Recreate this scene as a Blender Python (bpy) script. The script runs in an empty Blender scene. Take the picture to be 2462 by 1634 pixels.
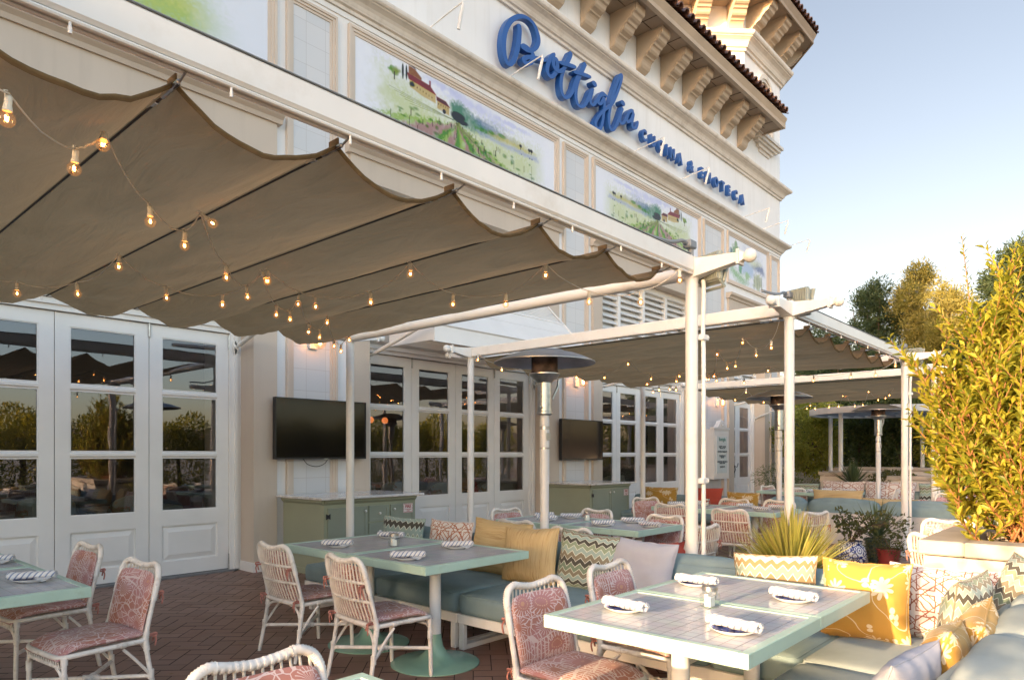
import bpy, math, random
import numpy as np
from mathutils import Vector, Matrix, noise
random.seed(7); RNG=np.random.default_rng(7)
PI=math.pi; R=math.radians
sc=bpy.context.scene; COL=sc.collection
# ------------------------------------------------------------------ mesh builder
class MB:
    def __init__(s): s.v=[]; s.f=[]; s.m=[]; s.uv=[]; s.hasuv=False
    def add(s,vs,fs,mi=0,uvs=None):
        o=len(s.v); s.v+= [tuple(p) for p in vs]
        for i,f in enumerate(fs):
            s.f.append([o+k for k in f]); s.m.append(mi)
            if uvs is not None: s.uv.append([uvs[k] for k in f]); s.hasuv=True
            else: s.uv.append(None)
        return s
    def box(s,x0,x1,y0,y1,z0,z1,mi=0):
        v=[(x0,y0,z0),(x1,y0,z0),(x1,y1,z0),(x0,y1,z0),(x0,y0,z1),(x1,y0,z1),(x1,y1,z1),(x0,y1,z1)]
        return s.add(v,[(3,2,1,0),(4,5,6,7),(0,1,5,4),(1,2,6,5),(2,3,7,6),(3,0,4,7)],mi)
    def bbox(s,x0,x1,y0,y1,z0,z1,b=.006,mi=0):   # box with chamfered vertical+horizontal edges
        vs=[];
        for z,i in ((z0,b),(z0+b,0),(z1-b,0),(z1,b)):
            a=[(x0+i+b*(i==0),y0+i),(x1-i-b*(i==0),y0+i),(x1-i,y0+i+b*(i==0)),(x1-i,y1-i-b*(i==0)),(x1-i-b*(i==0),y1-i),(x0+i+b*(i==0),y1-i),(x0+i,y1-i-b*(i==0)),(x0+i,y0+i+b*(i==0))]
            vs+=[(p[0],p[1],z) for p in a]
        fs=[tuple(range(7,-1,-1)),tuple(range(24,32))]
        for r in range(3):
            for k in range(8): fs.append((r*8+k,r*8+(k+1)%8,(r+1)*8+(k+1)%8,(r+1)*8+k))
        return s.add(vs,fs,mi)
    def prism(s,pts,axis,a0,a1,mi=0):            # 2D polygon extruded along axis
        n=len(pts)
        def P(p,a):
            return (a,p[0],p[1]) if axis=='x' else ((p[0],a,p[1]) if axis=='y' else (p[0],p[1],a))
        vs=[P(p,a0) for p in pts]+[P(p,a1) for p in pts]
        fs=[tuple(range(n-1,-1,-1)),tuple(range(n,2*n))]+[(i,(i+1)%n,n+(i+1)%n,n+i) for i in range(n)]
        return s.add(vs,fs,mi)
    def tube(s,path,r,n=8,mi=0,caps=True,closed=False):
        P=[Vector(p) for p in path]; m=len(P)
        rr=r if hasattr(r,'__len__') else [r]*m
        T=[]
        for i in range(m):
            a=P[i-1] if (i>0 or closed) else P[i]; b=P[(i+1)%m] if (i<m-1 or closed) else P[i]
            d=b-a; T.append(d.normalized() if d.length>1e-9 else Vector((0,0,1)))
        ref=Vector((0,0,1)) if abs(T[0].z)<.9 else Vector((1,0,0))
        N=(ref-T[0]*ref.dot(T[0])).normalized(); vs=[]
        for i in range(m):
            N=(N-T[i]*N.dot(T[i])); N=N.normalized() if N.length>1e-6 else T[i].orthogonal().normalized()
            B=T[i].cross(N)
            for k in range(n):
                a=2*PI*k/n; vs.append(P[i]+(N*math.cos(a)+B*math.sin(a))*rr[i])
        fs=[]
        for i in range(m if closed else m-1):
            j=(i+1)%m
            for k in range(n): fs.append((i*n+k,i*n+(k+1)%n,j*n+(k+1)%n,j*n+k))
        if caps and not closed: fs+= [tuple(range(n-1,-1,-1)),tuple(range((m-1)*n,m*n))]
        return s.add(vs,fs,mi)
    def ribbed(s,path,r,pitch=.009,n=8,amp=.0028,mi=0):
        P=resample(path,pitch/2); rr=[r+(amp if i%2 else 0) for i in range(len(P))]
        return s.tube(P,rr,n,mi)
    def lathe(s,prof,c=(0,0,0),n=24,mi=0,caps=False,uv=False):
        vs=[];uvs=[]
        for j,(r,z) in enumerate(prof):
            for k in range(n+ (1 if uv else 0)):
                a=2*PI*k/n; vs.append((c[0]+r*math.cos(a),c[1]+r*math.sin(a),c[2]+z)); uvs.append((k/n,j/(len(prof)-1)))
        m=n+(1 if uv else 0); fs=[]
        for j in range(len(prof)-1):
            for k in range(n):
                k2=(k+1) if uv else (k+1)%n
                fs.append((j*m+k,j*m+k2,(j+1)*m+k2,(j+1)*m+k))
        if caps: fs+=[tuple(range(n-1,-1,-1)),tuple(range((len(prof)-1)*m,(len(prof)-1)*m+n))]
        return s.add(vs,fs,mi,uvs if uv else None)
    def sphere(s,c,r,n=12,mi=0):
        pr=[(max(1e-4,math.sin(PI*i/(n//2+1)))*r,-math.cos(PI*i/(n//2+1))*r) for i in range(n//2+2)]
        return s.lathe(pr,c,n,mi)
    def grid(s,fn,nu,nv,mi=0,uvs=(1,1)):
        vs=[];uv=[]
        for j in range(nv+1):
            for i in range(nu+1):
                vs.append(fn(i/nu,j/nv)); uv.append((i/nu*uvs[0],j/nv*uvs[1]))
        fs=[(j*(nu+1)+i,j*(nu+1)+i+1,(j+1)*(nu+1)+i+1,(j+1)*(nu+1)+i) for j in range(nv) for i in range(nu)]
        return s.add(vs,fs,mi,uv)
    def build(s,name,mats,parent=None,smooth=False,ang=40):
        me=bpy.data.meshes.new(name); me.from_pydata(s.v,[],s.f)
        if not isinstance(mats,(list,tuple)): mats=[mats]
        for m in mats: me.materials.append(m)
        if len(mats)>1: me.polygons.foreach_set('material_index',s.m)
        if s.hasuv:
            l=me.uv_layers.new(name='UVMap'); d=[]
            for f,u in zip(s.f,s.uv): d+= [c for q in (u or [(0,0)]*len(f)) for c in q]
            l.data.foreach_set('uv',d)
        if smooth:
            me.polygons.foreach_set('use_smooth',[True]*len(me.polygons))
            if ang<180: me.set_sharp_from_angle(angle=R(ang))
        me.update()
        o=bpy.data.objects.new(name,me); COL.objects.link(o)
        if parent: o.parent=parent
        return o
def resample(path,step):
    P=[Vector(p) for p in path]; out=[P[0]]; 
    for a,b in zip(P[:-1],P[1:]):
        L=(b-a).length; n=max(1,int(round(L/step)))
        out+=[a.lerp(b,i/n) for i in range(1,n+1)]
    return out
def bez(pts,n=8):                                # catmull-rom through points
    P=[Vector(p) for p in pts]; out=[]
    for i in range(len(P)-1):
        a=P[max(i-1,0)];b=P[i];c=P[i+1];d=P[min(i+2,len(P)-1)]
        for k in range(n):
            t=k/n; out.append(.5*((2*b)+(c-a)*t+(2*a-5*b+4*c-d)*t*t+(3*b-a-3*c+d)*t**3))
    out.append(P[-1]); return out
def tag(o,label=None,cat=None,group=None,kind=None):
    if label: o['label']=label
    if cat: o['category']=cat
    if group: o['group']=group
    if kind: o['kind']=kind
    return o
BASE={}
def thing(name,label,cat,loc=(0,0,0),rz=0,group=None):
    o=bpy.data.objects.new(name,None); COL.objects.link(o); BASE[o.name]=loc; o.empty_display_size=.1
    o.location=loc; o.rotation_euler=(0,0,rz); return tag(o,label,cat,group)
KIDS={}
def dup(root,loc,rz=None,label=None,group=None,parent=None):
    r=root.copy(); COL.objects.link(r); r.location=loc
    if rz is not None: r.rotation_euler=(0,0,rz)
    if label: r['label']=label
    if group: r['group']=group
    if parent: r.parent=parent
    for ch in [o for o in COL.objects if o.parent==root]:
        c=ch.copy(); COL.objects.link(c); c.parent=r
        for g in [o for o in COL.objects if o.parent==ch]:
            d=g.copy(); COL.objects.link(d); d.parent=c
    return r
# ------------------------------------------------------------------ materials
MATS={}
class NT:
    def __init__(s,name):
        s.m=bpy.data.materials.new(name); s.m.use_nodes=True; s.t=s.m.node_tree; s.n=s.t.nodes; s.l=s.t.links
        s.b=s.n['Principled BSDF']; s.out=s.n['Material Output']; MATS[name]=s.m
    def node(s,t,**k):
        n=s.n.new(t)
        for a,b in k.items():
            if a.startswith('i_'): 
                key=a[2:]; key=int(key) if key.isdigit() else key.replace('_',' ')
                s.set(n.inputs[key],b)
            else: setattr(n,a,b)
        return n
    def set(s,inp,v):
        if isinstance(v,bpy.types.NodeSocket): s.l.new(v,inp)
        elif isinstance(v,bpy.types.Node): s.l.new(v.outputs[0],inp)
        else:
            if hasattr(inp,'default_value') and hasattr(inp.default_value,'__len__') and isinstance(v,(tuple,list)) and len(v)==3 and len(inp.default_value)==4: v=(*v,1)
            inp.default_value=v
    def math(s,op,a,b=0,c=None):
        n=s.node('ShaderNodeMath',operation=op); s.set(n.inputs[0],a); s.set(n.inputs[1],b)
        if c is not None: s.set(n.inputs[2],c)
        return n.outputs[0]
    def mix(s,f,a,b,bt='MIX'):
        n=s.node('ShaderNodeMix',data_type='RGBA',blend_type=bt)
        s.set(n.inputs[0],f); s.set(n.inputs[6],a); s.set(n.inputs[7],b); return n.outputs[2]
    def noise(s,scale,vec=None,detail=3,rough=.5,dist=0):
        n=s.node('ShaderNodeTexNoise'); n.inputs['Scale'].default_value=scale; n.inputs['Detail'].default_value=detail
        n.inputs['Roughness'].default_value=rough; n.inputs['Distortion'].default_value=dist
        if vec: s.l.new(vec,n.inputs['Vector'])
        return n
    def ramp(s,f,stops,interp='LINEAR'):
        n=s.node('ShaderNodeValToRGB'); cr=n.color_ramp; cr.interpolation=interp
        while len(cr.elements)<len(stops): cr.elements.new(.5)
        for e,(p,c) in zip(cr.elements,stops): e.position=p; e.color=(*c,1) if len(c)==3 else c
        s.set(n.inputs[0],f); return n.outputs[0]
    def coord(s,w='Object'): return s.node('ShaderNodeTexCoord').outputs[w]
    def mapv(s,vec,sc=(1,1,1),loc=(0,0,0),rot=(0,0,0)):
        n=s.node('ShaderNodeMapping'); s.l.new(vec,n.inputs[0]); n.inputs['Scale'].default_value=sc; s.set(n.inputs['Location'],loc); n.inputs['Rotation'].default_value=rot; return n.outputs[0]
    def xyz(s,vec):
        n=s.node('ShaderNodeSeparateXYZ'); s.l.new(vec,n.inputs[0]); return n.outputs
    def bump(s,h,st=.3,d=.01):
        n=s.node('ShaderNodeBump'); n.inputs['Strength'].default_value=st; n.inputs['Distance'].default_value=d; s.set(n.inputs['Height'],h); s.l.new(n.outputs[0],s.b.inputs['Normal']); return n
    def col(s,c): s.set(s.b.inputs['Base Color'],c)
    def rough(s,c): s.set(s.b.inputs['Roughness'],c)
def paint(name,c,rough=.5,var=.06,scale=3,bump=.0,bscale=60,spec=.5,dirt=None,coat=0):
    t=NT(name); n=t.noise(scale,t.coord('Object'),4)
    d=tuple(max(0,x*(1-var*2.2)) for x in c); e=tuple(min(1,x*(1+var)) for x in c)
    col=t.ramp(n.outputs[0],[(.3,d),(.65,e)])
    if dirt:
        n2=t.noise(dirt[1],t.coord('Object'),6,.65)
        col=t.mix(t.ramp(n2.outputs[0],[(.55,(0,0,0)),(.75,(1,1,1))]),col,dirt[0])
    t.col(col); t.rough(rough); t.b.inputs['Specular IOR Level'].default_value=spec
    if coat: t.b.inputs['Coat Weight'].default_value=coat
    if bump: t.bump(t.noise(bscale,t.coord('Object'),3).outputs[0],bump,.004)
    return t.m
M={}
M['white_stucco']=paint('white_stucco',(.83,.82,.80),.75,.03,.7,.25,45,.3)
def streaks(m,c,a):
    nt=m.node_tree; b=nt.nodes['Principled BSDF']; src=b.inputs['Base Color'].links[0].from_socket; tc=nt.nodes.new('ShaderNodeTexCoord'); mp=nt.nodes.new('ShaderNodeMapping'); mp.inputs['Scale'].default_value=(5,5,.35); nt.links.new(tc.outputs['Object'],mp.inputs[0])
    n=nt.nodes.new('ShaderNodeTexNoise'); n.inputs['Scale'].default_value=1.4; n.inputs['Detail'].default_value=6; n.inputs['Roughness'].default_value=.65; nt.links.new(mp.outputs[0],n.inputs['Vector']); rp=nt.nodes.new('ShaderNodeValToRGB'); rp.color_ramp.elements[0].position=.52; rp.color_ramp.elements[1].position=.78; nt.links.new(n.outputs[0],rp.inputs[0])
    mu=nt.nodes.new('ShaderNodeMath'); mu.operation='MULTIPLY'; mu.inputs[1].default_value=a; nt.links.new(rp.outputs[0],mu.inputs[0]); mx=nt.nodes.new('ShaderNodeMix'); mx.data_type='RGBA'; nt.links.new(mu.outputs[0],mx.inputs[0]); nt.links.new(src,mx.inputs[6]); mx.inputs[7].default_value=(*c,1); nt.links.new(mx.outputs[2],b.inputs['Base Color'])
streaks(M['white_stucco'],(.58,.54,.48),.30)
M['beige_stucco']=paint('beige_stucco',(.60,.51,.415),.75,.035,.9,.25,45,.3)
M['beige_trim']=paint('beige_trim',(.66,.56,.46),.6,.03,1.5,.05,30,.3)
M['cornice']=paint('cornice_paint',(.72,.655,.57),.6,.04,1.2,.08,20,.3,((.50,.43,.35),2.2))
streaks(M['cornice'],(.42,.36,.29),.45); streaks(M['beige_stucco'],(.42,.35,.28),.25)
M['corbel']=paint('corbel_paint',(.50,.40,.295),.6,.05,2,.05,20,.3)
M['soffit']=paint('soffit_boards',(.36,.28,.205),.7,.05,2,.05,20,.3)
M['white_paint']=paint('white_door_paint',(.82,.80,.765),.38,.025,2,.03,25,.5)
M['frame_paint']=paint('pergola_cream_paint',(.80,.78,.73),.32,.03,2.5,.02,15,.5,((.70,.66,.59),3))
M['rattan']=paint('rattan_white',(.74,.70,.64),.5,.08,14,.15,90,.4,((.45,.38,.31),22))
M['spindle']=paint('rattan_spindle',(.74,.68,.58),.5,.08,14,.15,90,.4)
M['mint']=paint('mint_enamel',(.41,.57,.48),.3,.03,5,.04,40,.5,((.35,.47,.38),14))
M['mint_base']=paint('mint_base_enamel',(.235,.40,.30),.25,.05,5,.03,12,.5)
M['pedestal']=paint('pedestal_white',(.70,.70,.68),.35,.03,5,.03,30,.5)
M['sage']=paint('sage_cabinet',(.33,.355,.25),.42,.03,2,.02,30,.5)
M['sage2']=paint('sage_cabinet_panel',(.275,.31,.245),.42,.03,2,.02,30,.5)
M['teal']=paint('teal_canvas',(.22,.30,.31),.85,.05,6,.5,420,.25)
M['teal_faded']=paint('teal_canvas_faded',(.33,.38,.37),.85,.07,4,.5,420,.25)
M['metal']=paint('dark_metal',(.06,.06,.065),.4,.1,10,0)
M['metal'].node_tree.nodes['Principled BSDF'].inputs['Metallic'].default_value=.7
M['steel']=paint('brushed_steel',(.50,.49,.47),.32,.12,20,0)
M['steel'].node_tree.nodes['Principled BSDF'].inputs['Metallic'].default_value=.95
M['hood']=paint('heater_hood_steel',(.42,.43,.46),.42,.12,5,.06,9)
M['hood'].node_tree.nodes['Principled BSDF'].inputs['Metallic'].default_value=.75
M['rust']=paint('rusted_steel',(.14,.10,.085),.75,.4,9,.3,40,.3,((.22,.10,.05),18))
M['blue']=paint('sign_blue_acrylic',(.018,.095,.33),.4,.03,2,0)
M['chrome']=paint('chrome',(.7,.7,.7),.15,.02,2); M['chrome'].node_tree.nodes['Principled BSDF'].inputs['Metallic'].default_value=1
M['ceramic']=paint('white_ceramic',(.80,.79,.76),.15,.02,4)
M['knob']=paint('porcelain_knob',(.8,.8,.78),.15,.01,4)
M['concrete']=paint('planter_cap_concrete',(.46,.41,.35),.8,.07,3,.4,60,.3,((.34,.30,.26),4))
M['planter_wall']=paint('planter_wall_stucco',(.66,.61,.53),.85,.04,2,.3,70,.3)
M['low_wall']=paint('low_wall_plaster',(.60,.56,.51),.8,.04,2,.2,50,.3)
M['soil']=paint('potting_soil',(.05,.035,.025),.95,.3,20,.8,60)
M['red_glaze']=paint('red_glazed_pot',(.20,.03,.025),.3,.1,4)
M['green_glaze']=paint('dark_green_pot',(.035,.06,.05),.35,.1,4)
M['grey_box']=paint('grey_conduit_box',(.22,.24,.26),.5,.05,8)
M['flood']=paint('floodlight_grey_green',(.33,.36,.31),.5,.06,8)
M['cable']=paint('dark_cable',(.03,.028,.026),.6,.1,8)
M['cord']=paint('white_light_cord',(.62,.56,.46),.55,.05,8)
M['socket']=paint('socket_cream',(.72,.66,.54),.4,.04,8)
M['tv']=paint('tv_screen',(.004,.004,.005),.09,.0,1,spec=.32)
M['tvframe']=paint('tv_frame',(.012,.012,.013),.3,.0,1)
M['paper']=paint('menu_paper',(.66,.72,.72),.7,.02,8)
M['ink']=paint('menu_ink',(.06,.09,.11),.8,.02,8)
M['inkgreen']=paint('menu_ink_green',(.10,.30,.28),.8,.02,8)
M['sticker']=paint('sticker_white',(.75,.72,.70),.5,.02,8)
M['stickerred']=paint('sticker_red',(.45,.05,.05),.5,.02,8)
M['tanfab']=paint('plain_lilac_linen',(.36,.38,.44),.9,.04,5,.5,300,.2)
M['redfab']=paint('plain_red_canvas',(.42,.075,.05),.9,.05,5,.5,300,.2)
M['tiefab']=paint('pink_tie_fabric',(.46,.20,.16),.9,.12,40,.3,200,.2)
M['track']=paint('aluminium_track',(.20,.20,.20),.4,.1,12); 
M['bark']=paint('bark',(.13,.085,.055),.9,.3,14,.6,40)
M['twig']=paint('orange_twig',(.30,.13,.045),.7,.25,20,.3,60)
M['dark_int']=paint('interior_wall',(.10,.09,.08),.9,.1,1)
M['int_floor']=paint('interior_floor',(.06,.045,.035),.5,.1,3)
M['int_white']=paint('interior_furniture_white',(.62,.60,.55),.5,.04,3)
M['ground']=paint('ground_earth',(.46,.41,.34),.9,.2,.4,.3,3)
M['hill']=paint('dry_hills',(.20,.155,.11),.95,.3,.02,0)
# tiled stone panel behind frames
def mk_tilepanel():
    t=NT('stone_tile_panel'); v=t.coord('Object'); x,y,z=t.xyz(v)
    c=t.node('ShaderNodeCombineXYZ'); t.set(c.inputs[0],x); t.set(c.inputs[1],z)
    b=t.node('ShaderNodeTexBrick',offset=0.0,squash=1.0); t.l.new(c.outputs[0],b.inputs['Vector'])
    b.inputs['Scale'].default_value=1; b.inputs['Brick Width'].default_value=.30; b.inputs['Row Height'].default_value=.29
    b.inputs['Mortar Size'].default_value=.0035; b.inputs['Color1'].default_value=(.70,.69,.675,1); b.inputs['Color2'].default_value=(.62,.63,.635,1); b.inputs['Mortar'].default_value=(.50,.48,.46,1)
    n=t.noise(3,v,6,.6); t.col(t.mix(t.math('MULTIPLY',n.outputs[0],.35),b.outputs[0],(.55,.545,.55))); t.rough(.35); return t.m
M['tilepanel']=mk_tilepanel()
def mk_marble():
    t=NT('marble_counter'); n=t.noise(6,t.coord('Object'),8,.6,1.5)
    t.col(t.ramp(n.outputs[0],[(.35,(.50,.48,.47)),(.5,(.70,.68,.66)),(.6,(.76,.74,.72))])); t.rough(.12); return t.m
M['marble']=mk_marble()
def mk_tabletile():
    t=NT('table_mosaic_tile'); v=t.coord('Object')
    b=t.node('ShaderNodeTexBrick',offset=0.0,squash=1.0); t.l.new(t.mapv(v,loc=(.03,.022,0)),b.inputs['Vector'])
    b.inputs['Scale'].default_value=1; b.inputs['Brick Width'].default_value=.062; b.inputs['Row Height'].default_value=.062
    b.inputs['Mortar Size'].default_value=.0017; b.inputs['Mortar Smooth'].default_value=.1
    b.inputs['Color1'].default_value=(.49,.51,.54,1); b.inputs['Color2'].default_value=(.44,.46,.49,1); b.inputs['Mortar'].default_value=(.16,.15,.15,1)
    n=t.noise(9,v,4); t.col(t.mix(.12,b.outputs[0],n.outputs[1],'OVERLAY')); t.rough(t.math('ADD',t.math('MULTIPLY',b.outputs[1],.5),.20))
    t.bump(t.math('MULTIPLY',b.outputs[1],-1),.5,.002); t.b.inputs['Specular IOR Level'].default_value=.5; return t.m
M['tabletile']=mk_tabletile()
def mk_floor():
    t=NT('terracotta_paver'); g=t.node('ShaderNodeNewGeometry'); v=t.coord('Object')
    col=t.ramp(g.outputs['Random Per Island'],[(0,(.21,.100,.066)),(.35,(.29,.145,.098)),(.7,(.23,.112,.070)),(1,(.34,.185,.13))])
    n=t.noise(1.3,v,5,.6); n2=t.noise(25,v,4,.6)
    col=t.mix(t.math('MULTIPLY',n.outputs[0],.45),col,(.27,.19,.155)); col=t.mix(t.math('MULTIPLY',n2.outputs[0],.25),col,(.09,.05,.04))
    t.col(col); t.rough(t.math('ADD',t.math('MULTIPLY',n.outputs[0],.35),.28)); t.bump(n2.outputs[0],.25,.003); return t.m
M['paver']=mk_floor()
M['grout']=paint('paver_grout',(.06,.045,.038),.9,.15,6)
# roof tile
def mk_roof():
    t=NT('barrel_roof_tile'); g=t.node('ShaderNodeNewGeometry'); n=t.noise(7,t.coord('Object'),5,.6)
    c=t.ramp(g.outputs['Random Per Island'],[(0,(.11,.05,.035)),(.5,(.19,.085,.055)),(1,(.13,.07,.055))])
    t.col(t.mix(t.math('MULTIPLY',n.outputs[0],.6),c,(.08,.05,.04))); t.rough(.35); return t.m
M['rooftile']=mk_roof()
# sail cloth
def mk_sail():
    t=NT('brown_sail_cloth'); v=t.coord('Object')
    w=t.noise(1.3,t.mapv(v,(4.5,.9,1),(0,0,0),(0,0,R(-24))),5,.55,1.2); f=t.noise(260,v,2)
    col=t.ramp(w.outputs[0],[(.3,(.26,.170,.088)),(.7,(.43,.30,.17))])
    t.col(col); t.rough(.9); t.b.inputs['Specular IOR Level'].default_value=.15
    h=t.math('ADD',t.math('MULTIPLY',w.outputs[0],1.0),t.math('MULTIPLY',f.outputs[0],.03)); t.bump(h,1.0,.16)
    tr=t.node('ShaderNodeBsdfTranslucent'); t.set(tr.inputs[0],(.49,.345,.19)); mx=t.node('ShaderNodeMixShader'); mx.inputs[0].default_value=.45
    t.l.new(t.b.outputs[0],mx.inputs[1]); t.l.new(tr.outputs[0],mx.inputs[2]); t.l.new(mx.outputs[0],t.out.inputs[0]); return t.m
M['sail']=mk_sail()
M['hem']=paint('sail_hem',(.17,.12,.065),.9,.1,20,.4,200,.1)
# glass
def mk_pane():
    t=NT('window_glass'); fr=t.node('ShaderNodeFresnel'); fr.inputs[0].default_value=1.55
    f=t.math('MINIMUM',t.math('ADD',t.math('MULTIPLY',fr.outputs[0],2.0),.03),1.0)
    gl=t.node('ShaderNodeBsdfGlossy'); gl.inputs['Roughness'].default_value=.008; t.set(gl.inputs[0],(.88,.88,.98))
    n=t.noise(1.2,t.coord('Object'),2); b=t.node('ShaderNodeBump'); b.inputs['Strength'].default_value=.05; b.inputs['Distance'].default_value=.05; t.l.new(n.outputs[0],b.inputs['Height']); t.l.new(b.outputs[0],gl.inputs['Normal'])
    tp=t.node('ShaderNodeBsdfTransparent'); t.set(tp.inputs[0],(.72,.74,.72)); mx=t.node('ShaderNodeMixShader')
    t.set(mx.inputs[0],f); t.l.new(tp.outputs[0],mx.inputs[1]); t.l.new(gl.outputs[0],mx.inputs[2]); t.l.new(mx.outputs[0],t.out.inputs[0]); return t.m
M['pane']=mk_pane()
def mk_clear(name,tint,k=1.5,glow=0):
    t=NT(name); lw=t.node('ShaderNodeLayerWeight'); lw.inputs[0].default_value=.5; fr=t.node('ShaderNodeMath',operation='MULTIPLY_ADD'); t.set(fr.inputs[0],t.math('POWER',lw.outputs['Facing'],4.0)); fr.inputs[1].default_value=.35; fr.inputs[2].default_value=.05
    gl=t.node('ShaderNodeBsdfGlossy'); gl.inputs['Roughness'].default_value=.03
    tp=t.node('ShaderNodeBsdfTransparent'); t.set(tp.inputs[0],tint); mx=t.node('ShaderNodeMixShader')
    t.set(mx.inputs[0],t.math('MINIMUM',t.math('MULTIPLY',fr.outputs[0],k),1.0)); t.l.new(tp.outputs[0],mx.inputs[1]); t.l.new(gl.outputs[0],mx.inputs[2]); t.l.new(mx.outputs[0],t.out.inputs[0])
    if glow:
        em=t.node('ShaderNodeEmission'); t.set(em.inputs[0],(1,.42,.16)); em.inputs[1].default_value=glow; ad=t.node('ShaderNodeAddShader'); t.l.new(mx.outputs[0],ad.inputs[0]); t.l.new(em.outputs[0],ad.inputs[1]); t.l.new(ad.outputs[0],t.out.inputs[0])
    return t.m
M['bulbglass']=mk_clear('bulb_glass',(1,.90,.76),.9,.022); M['jarglass']=mk_clear('jar_glass',(.93,.95,.92),1.3)
def emis(name,c,s):
    t=NT(name); t.b.inputs['Base Color'].default_value=(*c,1); t.b.inputs['Emission Color'].default_value=(*c,1); t.b.inputs['Emission Strength'].default_value=s; return t.m
M['filament']=emis('lit_filament',(1,.40,.10),11); M['globe']=emis('lit_orange_globe',(1,.25,.06),.22); M['sconce']=emis('lit_sconce_bulb',(1,.40,.13),9)
# fabrics (UV based)
def fab(t,rough=.9):
    t.rough(rough); t.b.inputs['Specular IOR Level'].default_value=.2; t.b.inputs['Sheen Weight'].default_value=.15
    t.bump(t.noise(500,t.coord('Object'),2).outputs[0],.25,.002)
def mk_zig(name,cols,n=7,amp=.05,freq=9):
    t=NT(name); u,v,_=t.xyz(t.coord('UV'))
    tri=t.math('ABSOLUTE',t.math('SUBTRACT',t.math('FRACT',t.math('MULTIPLY',u,freq)),.5))
    s=t.math('ADD',v,t.math('MULTIPLY',tri,amp*2)); f=t.math('FRACT',t.math('MULTIPLY',s,n/len(cols)*1.0))
    k=len(cols); stops=[]
    for i,c in enumerate(cols): stops.append((i/k,c)); 
    c=t.ramp(f,stops,'CONSTANT')
    g=t.math('FRACT',t.math('MULTIPLY',s,float(n))); line=t.math('LESS_THAN',g,.13)
    t.col(t.mix(line,c,(.62,.66,.58))); fab(t); return t.m
gA=(.17,.23,.165);gB=(.28,.37,.34);gC=(.07,.068,.058);gD=(.20,.18,.13);gE=(.24,.30,.21)
M['zig']=mk_zig('chevron_green_fabric',[gD,gB,gE,gC,gB,gD,gA,gC],15,.055,9)
M['zigtan']=mk_zig('chevron_tan_fabric',[(.24,.17,.09),(.56,.52,.40),(.24,.17,.09),(.56,.52,.40),(.24,.17,.09),(.20,.25,.21)],12,.06,11)
M['ziggreen']=mk_zig('chevron_pale_green_fabric',[gB,gE,gD,gE,gB,gC],12,.05,11)
def mk_lattice(name,line,bg,s=5.5,w=.035):
    t=NT(name); uv=t.coord('UV'); m=None
    for rot,sc2,off in ((0,s,0),(PI/4,s*1.0,.5)):
        x,y,_=t.xyz(t.mapv(uv,(sc2*1.25,sc2,1),(off,off,0),(0,0,rot)))
        fx=t.math('SUBTRACT',t.math('FRACT',x),.5); fy=t.math('SUBTRACT',t.math('FRACT',y),.5)
        d=t.math('ADD',t.math('ABSOLUTE',fx),t.math('ABSOLUTE',fy)); e=t.math('MAXIMUM',t.math('ABSOLUTE',fx),t.math('ABSOLUTE',fy))
        for q,val in ((e,.37),(d,.50)) if rot==0 else ((e,.37),):
            l=t.math('LESS_THAN',t.math('ABSOLUTE',t.math('SUBTRACT',q,val)),w); m=l if m is None else t.math('MAXIMUM',m,l)
    t.col(t.mix(m,bg,line)); fab(t); return t.m
M['lattice']=mk_lattice('lattice_orange_fabric',(.36,.13,.06),(.66,.63,.60),4.2,.030)
M['lattice2']=mk_lattice('lattice_brown_fabric',(.28,.11,.07),(.62,.60,.58),5.0,.026)
M['lattice3']=mk_lattice('lattice_red_fabric',(.40,.12,.08),(.62,.55,.50),5,.07)
def mk_straw(name,vert):
    t=NT(name); uv=t.coord('UV'); sc2=(70,3,1) if vert else (3,70,1)
    a=t.noise(1,t.mapv(uv,sc2),3,.6); b=t.noise(130,uv,2)
    c=t.ramp(a.outputs[0],[(.32,(.26,.14,.04)),(.42,(.47,.34,.16)),(.7,(.56,.43,.24))])
    t.col(t.mix(t.math('MULTIPLY',b.outputs[0],.4),c,(.58,.47,.28))); t.rough(.95); t.b.inputs['Specular IOR Level'].default_value=.15
    t.bump(t.math('ADD',a.outputs[0],b.outputs[0]),.6,.004); return t.m
M['strawv']=mk_straw('straw_fabric_vertical',True); M['strawh']=mk_straw('straw_fabric_horizontal',False)
def flower(t,vec,scale,pet,r0,r1,rnd=.75,seed=0):
    vo=t.node('ShaderNodeTexVoronoi',feature='F1'); v2=t.mapv(vec,(1,1,1),(seed,seed*.7,0)); t.l.new(v2,vo.inputs['Vector']); vo.inputs['Scale'].default_value=scale; vo.inputs['Randomness'].default_value=rnd
    sub=t.node('ShaderNodeVectorMath',operation='SUBTRACT'); t.l.new(v2,sub.inputs[0]); t.l.new(vo.outputs['Position'],sub.inputs[1])
    x,y,_=t.xyz(sub.outputs[0]); ang=t.math('ARCTAN2',y,x)
    w=t.math('MULTIPLY',t.math('ABSOLUTE',t.math('SINE',t.math('MULTIPLY',ang,pet/2))),r1); th=t.math('ADD',w,r0)
    return vo,t.math('LESS_THAN',vo.outputs['Distance'],th),ang
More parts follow.
